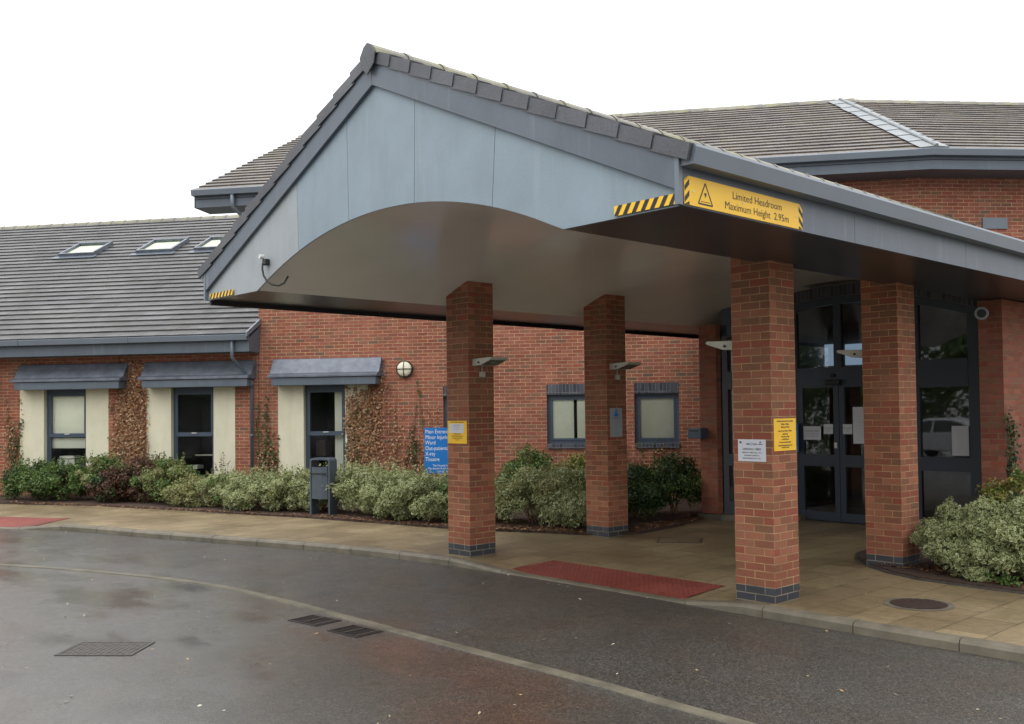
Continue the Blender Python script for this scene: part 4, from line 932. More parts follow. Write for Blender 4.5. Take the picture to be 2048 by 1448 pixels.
# tiles on the two slopes
c = 1 / math.sqrt(1 + SL * SL); LC = (uR + 0.09 - CX) / c
rfs = []
for sgn in (1, -1):
    O = Vector((CX + sgn * (uR + 0.09 - CX), 0, 3.665 - 0.09 * SL + 0.055)); eb = Vector((-sgn * c, 0, SL * c)); ec = Vector((sgn * SL * c, 0, c)); ea = Vector((0, 1, 0))
    m = MB(); tile_rows(m, O, ea, eb, ec, LC, 0.342, lambda b: (V0 - 0.03, 13.5 if sgn > 0 else 12.5)); r_ = m.build('roof', M['tile_can'], can, weld=False); rfs.append(r_)
    m = MB(); under(m, O - ec * 0.02, ea, eb, ec, LC, lambda b: (V0 - 0.02, 13.5)); m.build('roof_deck', M['fascia'], r_, weld=False)
    # cloaked verge units: overlapping, each low end proud of the next
    m = MB(); n = int(round(LC / 0.342)); gg = LC / n
    for i in range(n):
        b0, b1 = i * gg - 0.01, (i + 1) * gg + 0.02
        P = lambda b, cc, v: O + eb * b + ec * cc + ea * v
        lo, hi = 0.05, 0.03; dlo, dhi = -0.066, -0.084; off = 0.012
        v0a, v0b = V0 - 0.058, V0 - 0.046
        A = [P(b0, lo, v0a), P(b1, hi, v0b), P(b1 - 0.02, dhi, v0b), P(b0 - 0.02, dlo, v0a)]
        B = [P(b0, lo, V0 + 0.1), P(b1, hi, V0 + 0.1)]
        m.quad(A); m.quad([A[0], A[1], B[1], B[0]]); m.quad([A[0], A[3], P(b0 - 0.02, dlo, V0 - 0.032), P(b0, lo, V0 - 0.032)]); m.quad([A[3], A[2], P(b1 - 0.02, dhi, V0 - 0.032), P(b0 - 0.02, dlo, V0 - 0.032)])
        m.quad([A[0], B[0], P(b0, lo - 0.03, V0 + 0.1), P(b0, lo - 0.03, v0a)])
    m.build('verge_tiles', M['verge'], r_, weld=False)
ztop = 3.665 - 0.09 * SL + 0.055 + SL * (uR + 0.09 - CX)
m = MB(); v = V0 - 0.07; k = 0
while v < 12.5:
    l = 0.46; sec = [(0.15, -0.035), (0.12, 0.02), (0.06, 0.07), (0, 0.088), (-0.06, 0.07), (-0.12, 0.02), (-0.15, -0.035)]
    for (y0, z0), (y1, z1) in zip(sec, sec[1:]):
        f0, f1 = 1.0, 1.0
        m.quad([(CX + y0, v, ztop + z0), (CX + y0, v + l, ztop + z0), (CX + y1, v + l, ztop + z1), (CX + y1, v, ztop + z1)])
        m.quad([(CX + y0 * 1.05, v + l - 0.06, ztop + z0 + 0.008), (CX + y0 * 1.05, v + l, ztop + z0 + 0.008), (CX + y1 * 1.05, v + l, ztop + z1 + 0.008), (CX + y1 * 1.05, v + l - 0.06, ztop + z1 + 0.008)])
    if k == 0: m.quad([(CX + y, v, ztop + z) for y, z in sec])
    v += 0.45; k += 1
m.build('ridge_tiles', M['ridge'], rfs[0], weld=False)
m = MB(); m.prism_b(WF, [(CX - 0.11, ztop - 0.13), (CX, ztop - 0.22), (CX + 0.11, ztop - 0.13), (CX + 0.13, ztop - 0.02), (CX + 0.06, ztop + 0.07), (CX, ztop + 0.1), (CX - 0.06, ztop + 0.07), (CX - 0.13, ztop - 0.02)], V0 - 0.085, V0 - 0.07); m.build('ridge_end_cap', M['verge'], rfs[0], bevel=0.006)
# columns
S_ = 0.44
for k, (u, v) in enumerate([(0, 0), (-4.44, -0.06), (0.0, 2.68), (-4.39, 2.575)]):
    m = MB(); prof = []
    if k in (0, 2): ht = lambda x: 3.5
    u0, u1 = u - S_, u; sc = 0.45 / 0.44
    for (xa, xb, ya, yb) in ((u0, u1, v, v), (u1, u1, v, v + S_), (u1, u0, v + S_, v + S_), (u0, u0, v + S_, v)):
        t0, t1 = max(arc_can(xa), 3.32) + 0.01, max(arc_can(xb), 3.32) + 0.01
        d0 = 0; L = 0.45; off = 0.1125 * 0 + (0.0)
        m.quad([(xa, ya, 0.15), (xb, yb, 0.15), (xb, yb, t1), (xa, ya, t0)], [(0 + 0.45 * 0, 0.15), (L, 0.15), (L, t1), (0, t0)])
    col = m.build('column', M['brick_col'], can)
    m = MB()
    for (xa, xb, ya, yb) in ((u0, u1, v, v), (u1, u1, v, v + S_), (u1, u0, v + S_, v + S_), (u0, u0, v + S_, v)):
        m.quad([(xa, ya, -0.09), (xb, yb, -0.09), (xb, yb, 0.15), (xa, ya, 0.15)], [(0.1125, -0.09), (0.5625, -0.09), (0.5625, 0.15), (0.1125, 0.15)])
    m.quad([(u0, v, 0.1499), (u1, v, 0.1499), (u1, v + S_, 0.1499), (u0, v + S_, 0.1499)])
    m.build('plinth', M['blue'], col)

# ------------------------------------------------------------------ things fixed to the canopy
def zigzag(name, label, a0, a1, F, b, z0, z1, out_):
    t = thing(name, label, 'hazard strip', F.p((a0 + a1) / 2, b, z0))
    m = MB(); m.box(F, a0, a1, b - 0.004, b, z0, z1); m.build('backing', M['yellow'], t)
    st = MB(); h = z1 - z0; x = a0
    while x < a1:
        p = [(x, z0), (x + 0.04, z0), (x + 0.04 + h * 0.6, z1), (x + h * 0.6, z1)]
        p = [(max(a0, min(a1, q)), z) for q, z in p]
        if max(q for q, _ in p) - min(q for q, _ in p) > 0.01: st.quad([F.p(q, b - 0.0055, z) for q, z in p])
        x += 0.085
    st.build('stripes', M['black'], t, weld=False); return t
zigzag('hazard_strip', 'black and yellow hazard strip on the gable edge beside the headroom sign', 0.40, 0.98, WF, V0 - 0.002, 3.33, 3.405, 1)
zigzag('hazard_strip', 'black and yellow hazard strip at the low left tip of the gable', -6.28, -5.66, WF, V0 - 0.002, 3.325, 3.39, 1)
# headroom sign on the right fascia
HS = Fr((uR + 0.004, V0 + 0.02, 3.325), (0, 1, 0), (1, 0, 0))
t = thing('headroom_sign', 'long yellow Limited Headroom Maximum Height 2.95m sign on the canopy edge', 'sign', HS.p(0.8, 0, 0))
m = MB(); m.prism_b(HS, [(0, 0), (1.565, 0), (1.565, 0.16), (1.52, 0.205), (0.05, 0.205), (0, 0.175)], 0, 0.006); m.build('panel', M['yellow'], t)
lettering('lettering', [("Limited Headroom", 0.080, 0.116), ("Maximum Height  2.95m", 0.080, 0.032)], HS, 0.92, 0.0075, 0, M['ink'], t, sx=1.1, align='CENTER', bold=0.0)
m = MB()
def bar(mb, F, p, q, w_, b):
    d = Vector((q[0] - p[0], q[1] - p[1])); n_ = Vector((-d.y, d.x)).normalized() * w_ / 2
    mb.quad([F.p(p[0] - n_.x, b, p[1] - n_.y), F.p(q[0] - n_.x, b, q[1] - n_.y), F.p(q[0] + n_.x, b, q[1] + n_.y), F.p(p[0] + n_.x, b, p[1] + n_.y)])
for p, q in (((0.16, 0.025), (0.245, 0.178)), ((0.245, 0.178), (0.33, 0.025)), ((0.33, 0.025), (0.16, 0.025))): bar(m, HS, p, q, 0.011, 0.0075)
bar(m, HS, (0.19, 0.043), (0.30, 0.043), 0.004, 0.0075)
m.quad([HS.p(0.228, 0.0076, 0.108), HS.p(0.262, 0.0076, 0.108), HS.p(0.245, 0.0076, 0.072)])
m.build('pictogram', M['ink'], t, weld=False)
for side in (0, 1):
    m = MB()
    for z_ in (-0.07, 0.01, 0.09, 0.165):
        if side == 0: p = [(0.0, z_), (0.0, z_ + 0.04), (0.055, z_ + 0.095), (0.055, z_ + 0.055)]
        else: p = [(1.563, z_), (1.563, z_ + 0.04), (1.508, z_ + 0.095), (1.508, z_ + 0.055)]
        p = [(x, min(0.2, max(0.002, z))) for x, z in p]
        if side == 0: p = [(x, min(z, 0.172 + x * 0.6)) for x, z in p]
        else: p = [(x, min(z, 0.16 + (1.565 - x))) for x, z in p]
        if p[2][1] - p[0][1] > 0.01: m.quad([HS.p(x, 0.0075, z) for x, z in p])
    m.build('end_stripes', M['ink'], t, weld=False)
for a in (0.1, 0.72, 1.47):
    m = MB(); m.tube([HS.p(a, 0.006, 0.10), HS.p(a, 0.011, 0.10)], 0.007, 8); m.build('screw', M['white'], t)
# cable loop hanging off the gable
t = thing('gable_cable', 'dark cable and junction box hanging from the left of the gable over the arch edge', 'cable', (-4.83, V0 - 0.03, 3.6))
m = MB(); m.box(WF, -4.87, -4.79, V0 - 0.05, V0 + 0.01, 3.58, 3.65); m.build('junction_box', M['black'], t, bevel=0.01)
m = MB(); m.tube([(-4.85, V0 - 0.04, 3.675), (-4.85, V0 - 0.09, 3.675)], 0.026, 10); m.build('bracket', M['white'], t)
m = MB(); P = smooth_line([(0, 0)], 1)
pts = [(-4.85, V0 - 0.05, 3.60), (-4.85, V0 - 0.055, 3.54), (-4.83, V0 - 0.05, 3.46), (-4.77, V0 - 0.04, 3.39), (-4.69, V0 - 0.02, 3.345), (-4.64, V0 + 0.03, 3.33), (-4.60, V0 + 0.08, 3.36), (-4.58, V0 + 0.12, 3.44)]
m.tube(pts, 0.011, 8); m.build('cable', M['black'], t, smooth=True)
# wedge lamps on the columns' inner faces
def wedge_lamp(u, v, sgn, label, pir):
    t = thing('column_lamp', label, 'lamp', (u, v, 2.5), 'wedge lamps on the canopy columns')
    X = lambda d: u + sgn * d; zt_ = 2.565
    pr = [(X(0.0), zt_), (X(0.36), zt_ + 0.012), (X(0.37), zt_ - 0.004), (X(0.36), zt_ - 0.022), (X(0.16), zt_ - 0.085), (X(0.0), zt_ - 0.095)]
    m = MB(); m.prism_b(WF, pr, v - 0.15, v + 0.15); m.build('housing', M['lamp'], t, bevel=0.006)
    m = MB(); m.quad([(X(0.345), v - 0.135, zt_ - 0.0275), (X(0.345), v + 0.135, zt_ - 0.0275), (X(0.17), v + 0.135, zt_ - 0.085), (X(0.17), v - 0.135, zt_ - 0.085)]); m.build('lens', M['lampdark'], t, weld=False)
    m = MB(); m.tube([(X(0.13), v - 0.15, zt_ - 0.05), (X(0.13), v - 0.165, zt_ - 0.05)], 0.014, 10); m.build('screw', M['black'], t)
    if pir:
        m = MB(); m.box(WF, min(X(0), X(0.05)), max(X(0), X(0.05)), v - 0.035, v + 0.035, 2.33, 2.40); m.tube([(X(0.02), v, 2.40), (X(0.02), v, 2.48)], 0.008, 6); m.build('sensor', M['lamp'], t, bevel=0.006)
    return t
wedge_lamp(-4.44, 0.16, 1, 'wedge lamp on the front left brick column, above its yellow sign', True)
wedge_lamp(-4.39, 2.795, 1, 'wedge lamp on the rear left brick column, above the grey plaque', True)
wedge_lamp(-0.44, 0.22, -1, 'pale wedge lamp on the front right brick column, over the white notice', False)
wedge_lamp(-0.44, 2.9, -1, 'pale wedge lamp on the rear right brick column, in front of the door glass', False)
# signs on the columns
YT = [("No Minor Injuries Service overnight", 0.0200, -0.032), ("9.00am - 5.00pm", 0.021, -0.062), ("Monday to Friday", 0.021, -0.090), ("Out of hours 6.30pm - 8.00am", 0.0195, -0.128), ("please ring", 0.021, -0.157), ("the nurse on duty", 0.020, -0.183), ("or NHS Direct", 0.021, -0.210), ("for advice and information", 0.020, -0.238), ("Nearest Emergency Department", 0.019, -0.268), ("is open 24 hours", 0.020, -0.288)]
RF = Fr((0.0, 0, 0), (0, 1, 0), (1, 0, 0))
notice('column_sign', 'bright yellow notice full of black text on the front right column', 'sign', RF, 0.025, 0.42, 0.006, 1.465, 1.78, 'yellow', YT, ink='ink', bold=0.0006, th=0.005)
notice('column_notice', 'white landscape Melton opening times notice on the front right column', 'notice', WF, -0.385, -0.07, -0.005, 1.362, 1.578, 'paper', [("MELTON", 0.030, -0.056), ("OPENING TIMES", 0.029, -0.105), ("MONDAY - FRIDAY 5pm - 8am", 0.0165, -0.135), ("SATURDAY, SUNDAY &", 0.0165, -0.163), ("BANK HOLIDAYS 9am - 9pm", 0.0165, -0.190)], ink='inkgrey', bold=0.0004)
t = [o for o in bpy.data.objects if o.name.startswith('column_notice')][0]
m = MB(); m.tube([(-0.355, -0.0065, 1.548), (-0.355, -0.0072, 1.548)], 0.012, 14); m.tube([(-0.13, -0.0065, 1.55), (-0.13, -0.0072, 1.55)], 0.009, 12); m.box(WF, -0.155, -0.105, -0.0072, -0.0065, 1.528, 1.535); m.build('emblem', M['frame'], t)
t = notice('column_sign', 'yellow notice with a white paper patch on the front left column', 'sign', WF, -4.865, -4.475, -0.067, 1.462, 1.76, 'yellow', [("Nearest Emergency Departments", 0.020, -0.022), ("No Minor Injuries", 0.020, -0.178), ("For further information please", 0.019, -0.205), ("ring NHS Direct 24 hours", 0.020, -0.232), ("or ask inside", 0.018, -0.255)], ink='ink', bold=0.0005, th=0.005)
m = MB(); m.box(WF, -4.825, -4.535, -0.0695, -0.0672, 1.60, 1.722); m.build('paper_patch', M['paper'], t)
lettering('patch_lettering', [("OPENING TIMES", 0.018, 0), ("MON - FRI 9am - 5pm", 0.015, -0.025), ("Saturday & Sunday", 0.015, -0.05), ("9 - 7", 0.015, -0.075)], WF, -4.68, -0.071, 1.695, M['inkgrey'], t, align='CENTER')
PF = Fr((-4.39, 0, 0), (0, 1, 0), (1, 0, 0))
t = notice('column_plaque', 'grey portrait plaque with a blue triangle emblem on the rear left column', 'plaque', PF, 2.635, 2.91, 0.006, 1.475, 1.905, 'gable_grey', [("Hospital charter", 0.03, -0.16), ("-" * 12, 0.02, -0.22), ("-" * 12, 0.02, -0.27), ("-" * 10, 0.02, -0.32), ("MELTON", 0.02, -0.39)], ink='inkgrey')
m = MB(); m.quad([PF.p(2.715, 0.0085, 1.78), PF.p(2.83, 0.0085, 1.78), PF.p(2.80, 0.0085, 1.83), PF.p(2.745, 0.0085, 1.83)]); m.quad([PF.p(2.745, 0.0086, 1.83), PF.p(2.76, 0.0086, 1.83), PF.p(2.785, 0.0086, 1.87), PF.p(2.77, 0.0086, 1.888)]); m.quad([PF.p(2.795, 0.0086, 1.83), PF.p(2.806, 0.0086, 1.83), PF.p(2.782, 0.0086, 1.882), PF.p(2.772, 0.0086, 1.878)]); m.build('emblem', M['bluesign'], t, weld=False)

# blue direction sign behind the front left column
BS = Fr((-7.935, 2.5, 0), D1, N1)
t = thing('direction_sign', 'blue Main Entrance direction sign on a post, half hidden behind the front left column', 'sign', BS.p(0, 0, 0))
m = MB(); m.box(BS, -0.485, 0.485, -0.03, 0.0, 0.80, 1.597); m.build('panel', M['bluesign'], t, bevel=0.003)
m = MB(); m.box(BS, -0.09, -0.03, -0.08, -0.03, 0.0, 1.55); m.box(BS, 0.36, 0.42, -0.08, -0.03, 0, 1.55); m.build('post', M['bluesign'], t)
lettering('lettering', [("Main Entrance", 0.098, 0), ("Minor Injuries", 0.098, -0.098), ("Ward", 0.098, -0.192), ("Out-patients", 0.098, -0.290), ("X-ray", 0.098, -0.386), ("Theatre", 0.098, -0.482)], BS, -0.465, 0.002, 1.50, M['signwhite'], t, sx=0.80, bold=0.0)
lettering('small_lettering', [("This Hospital has a Minor Injuries Unit", 0.05, 0), ("The nearest Accident & Emergency Department", 0.05, -0.05), ("is at Leicester Royal Infirmary", 0.05, -0.1), ("see Directions and Details", 0.05, -0.147)], BS, 0.0, 0.002, 0.885 + 0.04, M['signwhite'], t, sx=0.86, align='CENTER', bold=0.0003)

# bulkhead light on the wall
t = thing('bulkhead_light', 'round bulkhead wall light with black cross guard on the brick above the ivy', 'light', A_.p(3.3, 0.05, 2.8))
m = MB(); m.tube([A_.p(3.31, 0.0, 2.81), A_.p(3.31, 0.07, 2.81)], 0.185, 32); m.build('body', M['black'], t, smooth=False)
m = MB(); c0 = Vector(A_.p(3.31, 0.07, 2.81))
for i in range(5):
    a0, a1 = math.pi / 2 * i / 5, math.pi / 2 * (i + 1) / 5
    for k in range(28):
        p0, p1 = 2 * math.pi * k / 28, 2 * math.pi * (k + 1) / 28
        q = lambda a, p: c0 + A_.ex * (0.162 * math.sin(a) * math.cos(p)) + Vector((0, 0, 0.162 * math.sin(a) * math.sin(p))) + A_.ey * (0.06 * math.cos(a))
        m.quad([q(a0, p0), q(a0, p1), q(a1, p1), q(a1, p0)])
m.build('glass', M['opal'], t, smooth=True)
m = MB()
for d_ in ((1, 0), (0, 1)):
    pts = [c0 + A_.ex * (0.175 * math.sin(a) * d_[0]) + Vector((0, 0, 0.175 * math.sin(a) * d_[1])) + A_.ey * (0.07 * math.cos(a)) for a in [-1.57 + 3.14 * k / 10 for k in range(11)]]
    m.tube(pts, 0.009, 6)
m.build('guard', M['black'], t)

# litter bin
BN = Fr((-10.2, 1.33, 0.0), (0.93, 0.36, 0), (0.36, -0.93, 0))
t = thing('litter_bin', 'dark grey metal litter bin hung in an open frame beside the path', 'bin', BN.p(0, 0, 0))
m = MB(); hw = 0.225; dp = 0.11; H = 1.06
out = [(-hw, 0), (-hw, H - 0.05), (-hw + 0.015, H - 0.015), (-hw + 0.05, H), (hw - 0.05, H), (hw - 0.015, H - 0.015), (hw, H - 0.05), (hw, 0)]
inn = [(-hw + 0.035, 0), (-hw + 0.035, H - 0.06), (-hw + 0.06, H - 0.038), (-hw + 0.07, H - 0.035), (hw - 0.07, H - 0.035), (hw - 0.06, H - 0.038), (hw - 0.035, H - 0.06), (hw - 0.035, 0)]
for i in range(7):
    for b in (-dp, dp): m.quad([BN.p(*(out[i][0], b, out[i][1])), BN.p(out[i + 1][0], b, out[i + 1][1]), BN.p(inn[i + 1][0], b, inn[i + 1][1]), BN.p(inn[i][0], b, inn[i][1])])
    for P_ in (out, inn): m.quad([BN.p(P_[i][0], -dp, P_[i][1]), BN.p(P_[i + 1][0], -dp, P_[i + 1][1]), BN.p(P_[i + 1][0], dp, P_[i + 1][1]), BN.p(P_[i][0], dp, P_[i][1])])
m.box(BN, -hw, hw, -dp - 0.02, dp + 0.02, 0.0, 0.012)
m.build('frame', M['bin'], t)
m = MB(); z0, z1 = 0.32, 0.90
P1 = [(-0.175, -dp + 0.02), (-0.175, dp), (-0.08, dp + 0.055), (0.08, dp + 0.055), (0.175, dp), (0.175, -dp + 0.02)]
Fb = [BN.p(a, b, z0 + 0.0) for a, b in P1]; Ft = [BN.p(a, b, z1) for a, b in P1]
for i in range(6): m.quad([Fb[i], Fb[(i + 1) % 6], Ft[(i + 1) % 6], Ft[i]])
m.quad(Fb); m.build('bucket', M['bin'], t, weld=True)
m = MB(); P2 = [(a * 0.97, b * 0.97) for a, b in P1]; m.quad([BN.p(a, b, z1 - 0.02) for a, b in P2]); m.box(BN, -0.17, 0.17, dp + 0.03, dp + 0.062, z1 - 0.13, z1 - 0.11); m.build('rim', M['black'], t)
# iron covers
t = thing('manhole_cover', 'round rusty manhole cover in a pale concrete ring set in the paving', 'manhole cover', (0.97, 0.93, 0.0))
m = MB(); n = 40; c0 = Vector((0.97, 0.93, 0))
for k in range(n):
    a0, a1 = 2 * math.pi * k / n, 2 * math.pi * (k + 1) / n; f = lambda r, a, z: (c0.x + r * math.cos(a), c0.y + r * math.sin(a), z)
    m.quad([f(0.262, a0, 0.005), f(0.262, a1, 0.005), f(0.315, a1, 0.004), f(0.315, a0, 0.004)])
m.build('concrete_ring', M['kerb'], t)
m = MB()
for k in range(n):
    a0, a1 = 2 * math.pi * k / n, 2 * math.pi * (k + 1) / n
    m.quad([f(0.0, a0, 0.006), f(0.255, a0, 0.006), f(0.255, a1, 0.006)])
for i in range(-8, 9):
    y = i * 0.03; w_ = math.sqrt(max(0, 0.245 ** 2 - y * y))
    if w_ > 0.02: m.box(Fr((0.97, 0.93 + y, 0), (1, 0, 0), (0, 1, 0)), -w_, w_, -0.007, 0.007, 0.006, 0.012)
m.build('lid', M['iron'], t)
def ironlid(name, label, cat, cx, cy, ang, L, W, z, style):
    F = Fr((cx, cy, z), (math.cos(ang), math.sin(ang), 0), (-math.sin(ang), math.cos(ang), 0)); t = thing(name, label, cat, (cx, cy, z))
    fr = MB(); e = 0.022
    fr.box(F, -L / 2, L / 2, -W / 2, -W / 2 + e, 0.0, 0.008); fr.box(F, -L / 2, L / 2, W / 2 - e, W / 2, 0.0, 0.008); fr.box(F, -L / 2, -L / 2 + e, -W / 2 + e, W / 2 - e, 0, 0.008); fr.box(F, L / 2 - e, L / 2, -W / 2 + e, W / 2 - e, 0, 0.008)
    fr.build('frame', M['coverdark' if style != 'grate' else 'grate'], t)
    m = MB()
    if style == 'grate':
        m.box(F, -L / 2 + e, L / 2 - e, -W / 2 + e, W / 2 - e, 0.001, 0.002); nb = 9
        b = MB()
        for i in range(nb):
            y = -W / 2 + e + (W - 2 * e) * (i + 0.5) / nb; b.box(F, -L / 2 + e, L / 2 - e, y - 0.0045, y + 0.0045, 0.003, 0.010)
        for x in (-L / 2 + 0.03, 0, L / 2 - 0.03): b.box(F, x - 0.008, x + 0.008, -W / 2 + e, W / 2 - e, 0.003, 0.013)
        m.build('pit', M['black'], t); b.build('bars', M['grate'], t); cb = MB()
        for x in (-L / 2 + 0.035, 0, L / 2 - 0.035): cb.box(F, x - 0.006, x + 0.006, -W / 2 + e, W / 2 - e, 0.0135, 0.0150)
        cb.build('cross_bars', M['barpale'], t)
    elif style == 'cover':
        m.box(F, -L / 2 + e + 0.004, L / 2 - e - 0.004, -W / 2 + e + 0.004, W / 2 - e - 0.004, 0.0, 0.006)
        nx, ny = int(L / 0.045), int(W / 0.045)
        for i in range(1, nx):
            for j in range(1, ny):
                x, y = -L / 2 + i * L / nx, -W / 2 + j * W / ny; d = 0.012
                if (i + j) % 2: m.box(F, x - d, x + d, y - 0.004, y + 0.004, 0.006, 0.010)
                else: m.box(F, x - 0.004, x + 0.004, y - d, y + d, 0.006, 0.010)
        m.build('lid', M['coverdark'], t)
    else:
        m.box(F, -L / 2 + e, L / 2 - e, -W / 2 + e, W / 2 - e, 0.0, 0.0045); m.build('lid', M['slabs'], t)
ironlid('drain_grate', 'iron drain grate by the road channel, the left one of the pair', 'drain grate', -3.0, -3.245, 0.12, 0.43, 0.31, -0.1, 'grate')
ironlid('drain_grate', 'iron drain grate by the road channel, the right one of the pair', 'drain grate', -2.34, -3.225, 0.08, 0.43, 0.31, -0.1, 'grate')
ironlid('drain_cover', 'rectangular rusty chequered cover in the wet asphalt at lower left', 'manhole cover', -3.32, -5.09, math.radians(44), 0.66, 0.46, -0.1, 'cover')
ironlid('inspection_hatch', 'recessed square inspection hatch in the paving before the doors', 'manhole cover', -3.42, 3.0, math.radians(35), 0.62, 0.5, 0.0, 'tray')

# ------------------------------------------------------------------ vegetation
def leaf_mesh(name, C, Nn, size, mat, parent, ar=0.5, tilt=0.5, stuff=False):
    n = len(C); C = np.asarray(C, dtype=float); Nn = np.asarray(Nn, dtype=float)
    Nn = Nn + rng.normal(0, tilt, Nn.shape); Nn /= np.linalg.norm(Nn, axis=1)[:, None] + 1e-9
    t = rng.normal(0, 1, Nn.shape); t -= (t * Nn).sum(1)[:, None] * Nn; t /= np.linalg.norm(t, axis=1)[:, None] + 1e-9
    b = np.cross(Nn, t); s = (size * rng.uniform(0.6, 1.25, n))[:, None]
    mid = C + Nn * s * 0.12
    V = np.stack([C - t * s, mid - b * s * ar - Nn * s * 0.22, C + t * s, mid + b * s * ar - Nn * s * 0.22], 1).reshape(-1, 3)
    off = wloc(parent) if parent is not None else Vector((0, 0, 0)); V -= np.array(off)
    me = bpy.data.meshes.new(name); me.vertices.add(4 * n); me.vertices.foreach_set('co', V.ravel())
    me.loops.add(4 * n); me.loops.foreach_set('vertex_index', np.arange(4 * n, dtype=np.int32)); me.polygons.add(n)
    me.polygons.foreach_set('loop_start', np.arange(0, 4 * n, 4, dtype=np.int32)); me.polygons.foreach_set('loop_total', np.full(n, 4, dtype=np.int32))
    uv = me.uv_layers.new(name="UVMap"); uv.data.foreach_set('uv', np.tile(np.array([-1, 0, 0, -1, 1, 0, 0, 1], dtype=np.float32), n))
    me.update(); me.validate(); me.materials.append(mat)
    o = bpy.data.objects.new(name, me); COL.objects.link(o)
    if parent is not None: o.parent = parent
    return o
def ground_clip(C, z0=0.03): 
    C[:, 2] = np.maximum(C[:, 2], z0 + rng.uniform(0, 0.02, len(C))); return C
def shrub(name, label, cat, cx, cy, rx, ry, h, n, mats, size=0.035, ang=0.0, clump=0.2, group=None, sprigs=8, tilt=0.7, lo=0.0):
    """mats: list of (material, share, part name)"""
    t = thing(name, label, cat, (cx, cy, 0.03), group); ca, sa = math.cos(ang), math.sin(ang)
    nc = max(12, int(40 * (rx * ry + rx * h) / 0.8)); cl = []
    for k in range(nc):
        # clump centres spread over the upper ellipsoid shell
        th = rng.uniform(0, 2 * math.pi); ph = math.acos(rng.uniform(-0.85, 1)); rr = rng.uniform(0.5, 0.92)
        sp_ = max(math.sin(ph), 0.8 if math.cos(ph) < 0 else 0); p = np.array([rx * sp_ * math.cos(th) * rr, ry * sp_ * math.sin(th) * rr, h * 0.46 + h * 0.5 * math.cos(ph) * rr])
        cl.append((p, clump * rng.uniform(0.6, 1.25)))
    tot = sum(r * r for _, r in cl); C = []; Nv = []; idx = []
    for ci, (p, r) in enumerate(cl):
        k = max(8, int(n * r * r / tot)); d = rng.normal(0, 1, (k, 3)); d /= np.linalg.norm(d, axis=1)[:, None]
        d[:, 2] = np.abs(d[:, 2]) * np.where(rng.random(k) < 0.75, 1, -1)
        rad = r * rng.uniform(0.55, 1.08, k)[:, None]
        C.append(p + d * rad * np.array([1, 1, 0.85])); Nv.append(d + np.array([0, 0, 0.35])); idx += [ci] * k
    # twiggy sprigs breaking the outline
    for k in range(sprigs):
        th = rng.uniform(0, 2 * math.pi); q = np.array([rx * 0.75 * math.cos(th) * rng.random(), ry * 0.75 * math.sin(th) * rng.random(), h * 0.85]); dd = rng.normal(0, 0.35, 3) + np.array([0, 0, 1]); dd /= np.linalg.norm(dd)
        L = rng.uniform(0.06, 0.27); m_ = 18
        C.append(q + dd * (np.linspace(0, 1, m_) * L)[:, None] + rng.normal(0, 0.015, (m_, 3))); Nv.append(rng.normal(0, 1, (m_, 3))); idx += [k % nc] * m_
    C = np.concatenate(C); Nv = np.concatenate(Nv); idx = np.array(idx)
    X = C[:, 0] * ca - C[:, 1] * sa; Y = C[:, 0] * sa + C[:, 1] * ca; C[:, 0] = X + cx; C[:, 1] = Y + cy
    X = Nv[:, 0] * ca - Nv[:, 1] * sa; Y = Nv[:, 0] * sa + Nv[:, 1] * ca; Nv[:, 0] = X; Nv[:, 1] = Y
    C[:, 2] += 0.03 + lo; keep = C[:, 2] > 0.045; C, Nv, idx = C[keep], Nv[keep], idx[keep]
    own = rng.random(nc + 50); cum = 0
    pick = np.clip(own[idx] * 0.75 + rng.random(len(idx)) * 0.25, 0, 0.9999)
    for mt, share, pn in mats:
        sel = (pick >= cum) & (pick < cum + share); cum += share
        if sel.sum(): leaf_mesh(pn, C[sel], Nv[sel], size, M[mt], t, tilt=tilt)
    m = MB()
    for k in range(9):
        th = random.uniform(0, 6.28); r = random.uniform(0.1, 0.7)
        m.tube([(cx + random.uniform(-.06, .06), cy + random.uniform(-.06, .06), 0.02), (cx + rx * r * 0.6 * math.cos(th), cy + ry * r * 0.6 * math.sin(th), h * 0.4), (cx + rx * r * math.cos(th), cy + ry * r * math.sin(th), h * 0.8)], 0.012, 5, 0.004)
    m.build('stems', M['stem'], t, weld=False)
    return t
VG = [('varieg', 1.0, 'foliage')]
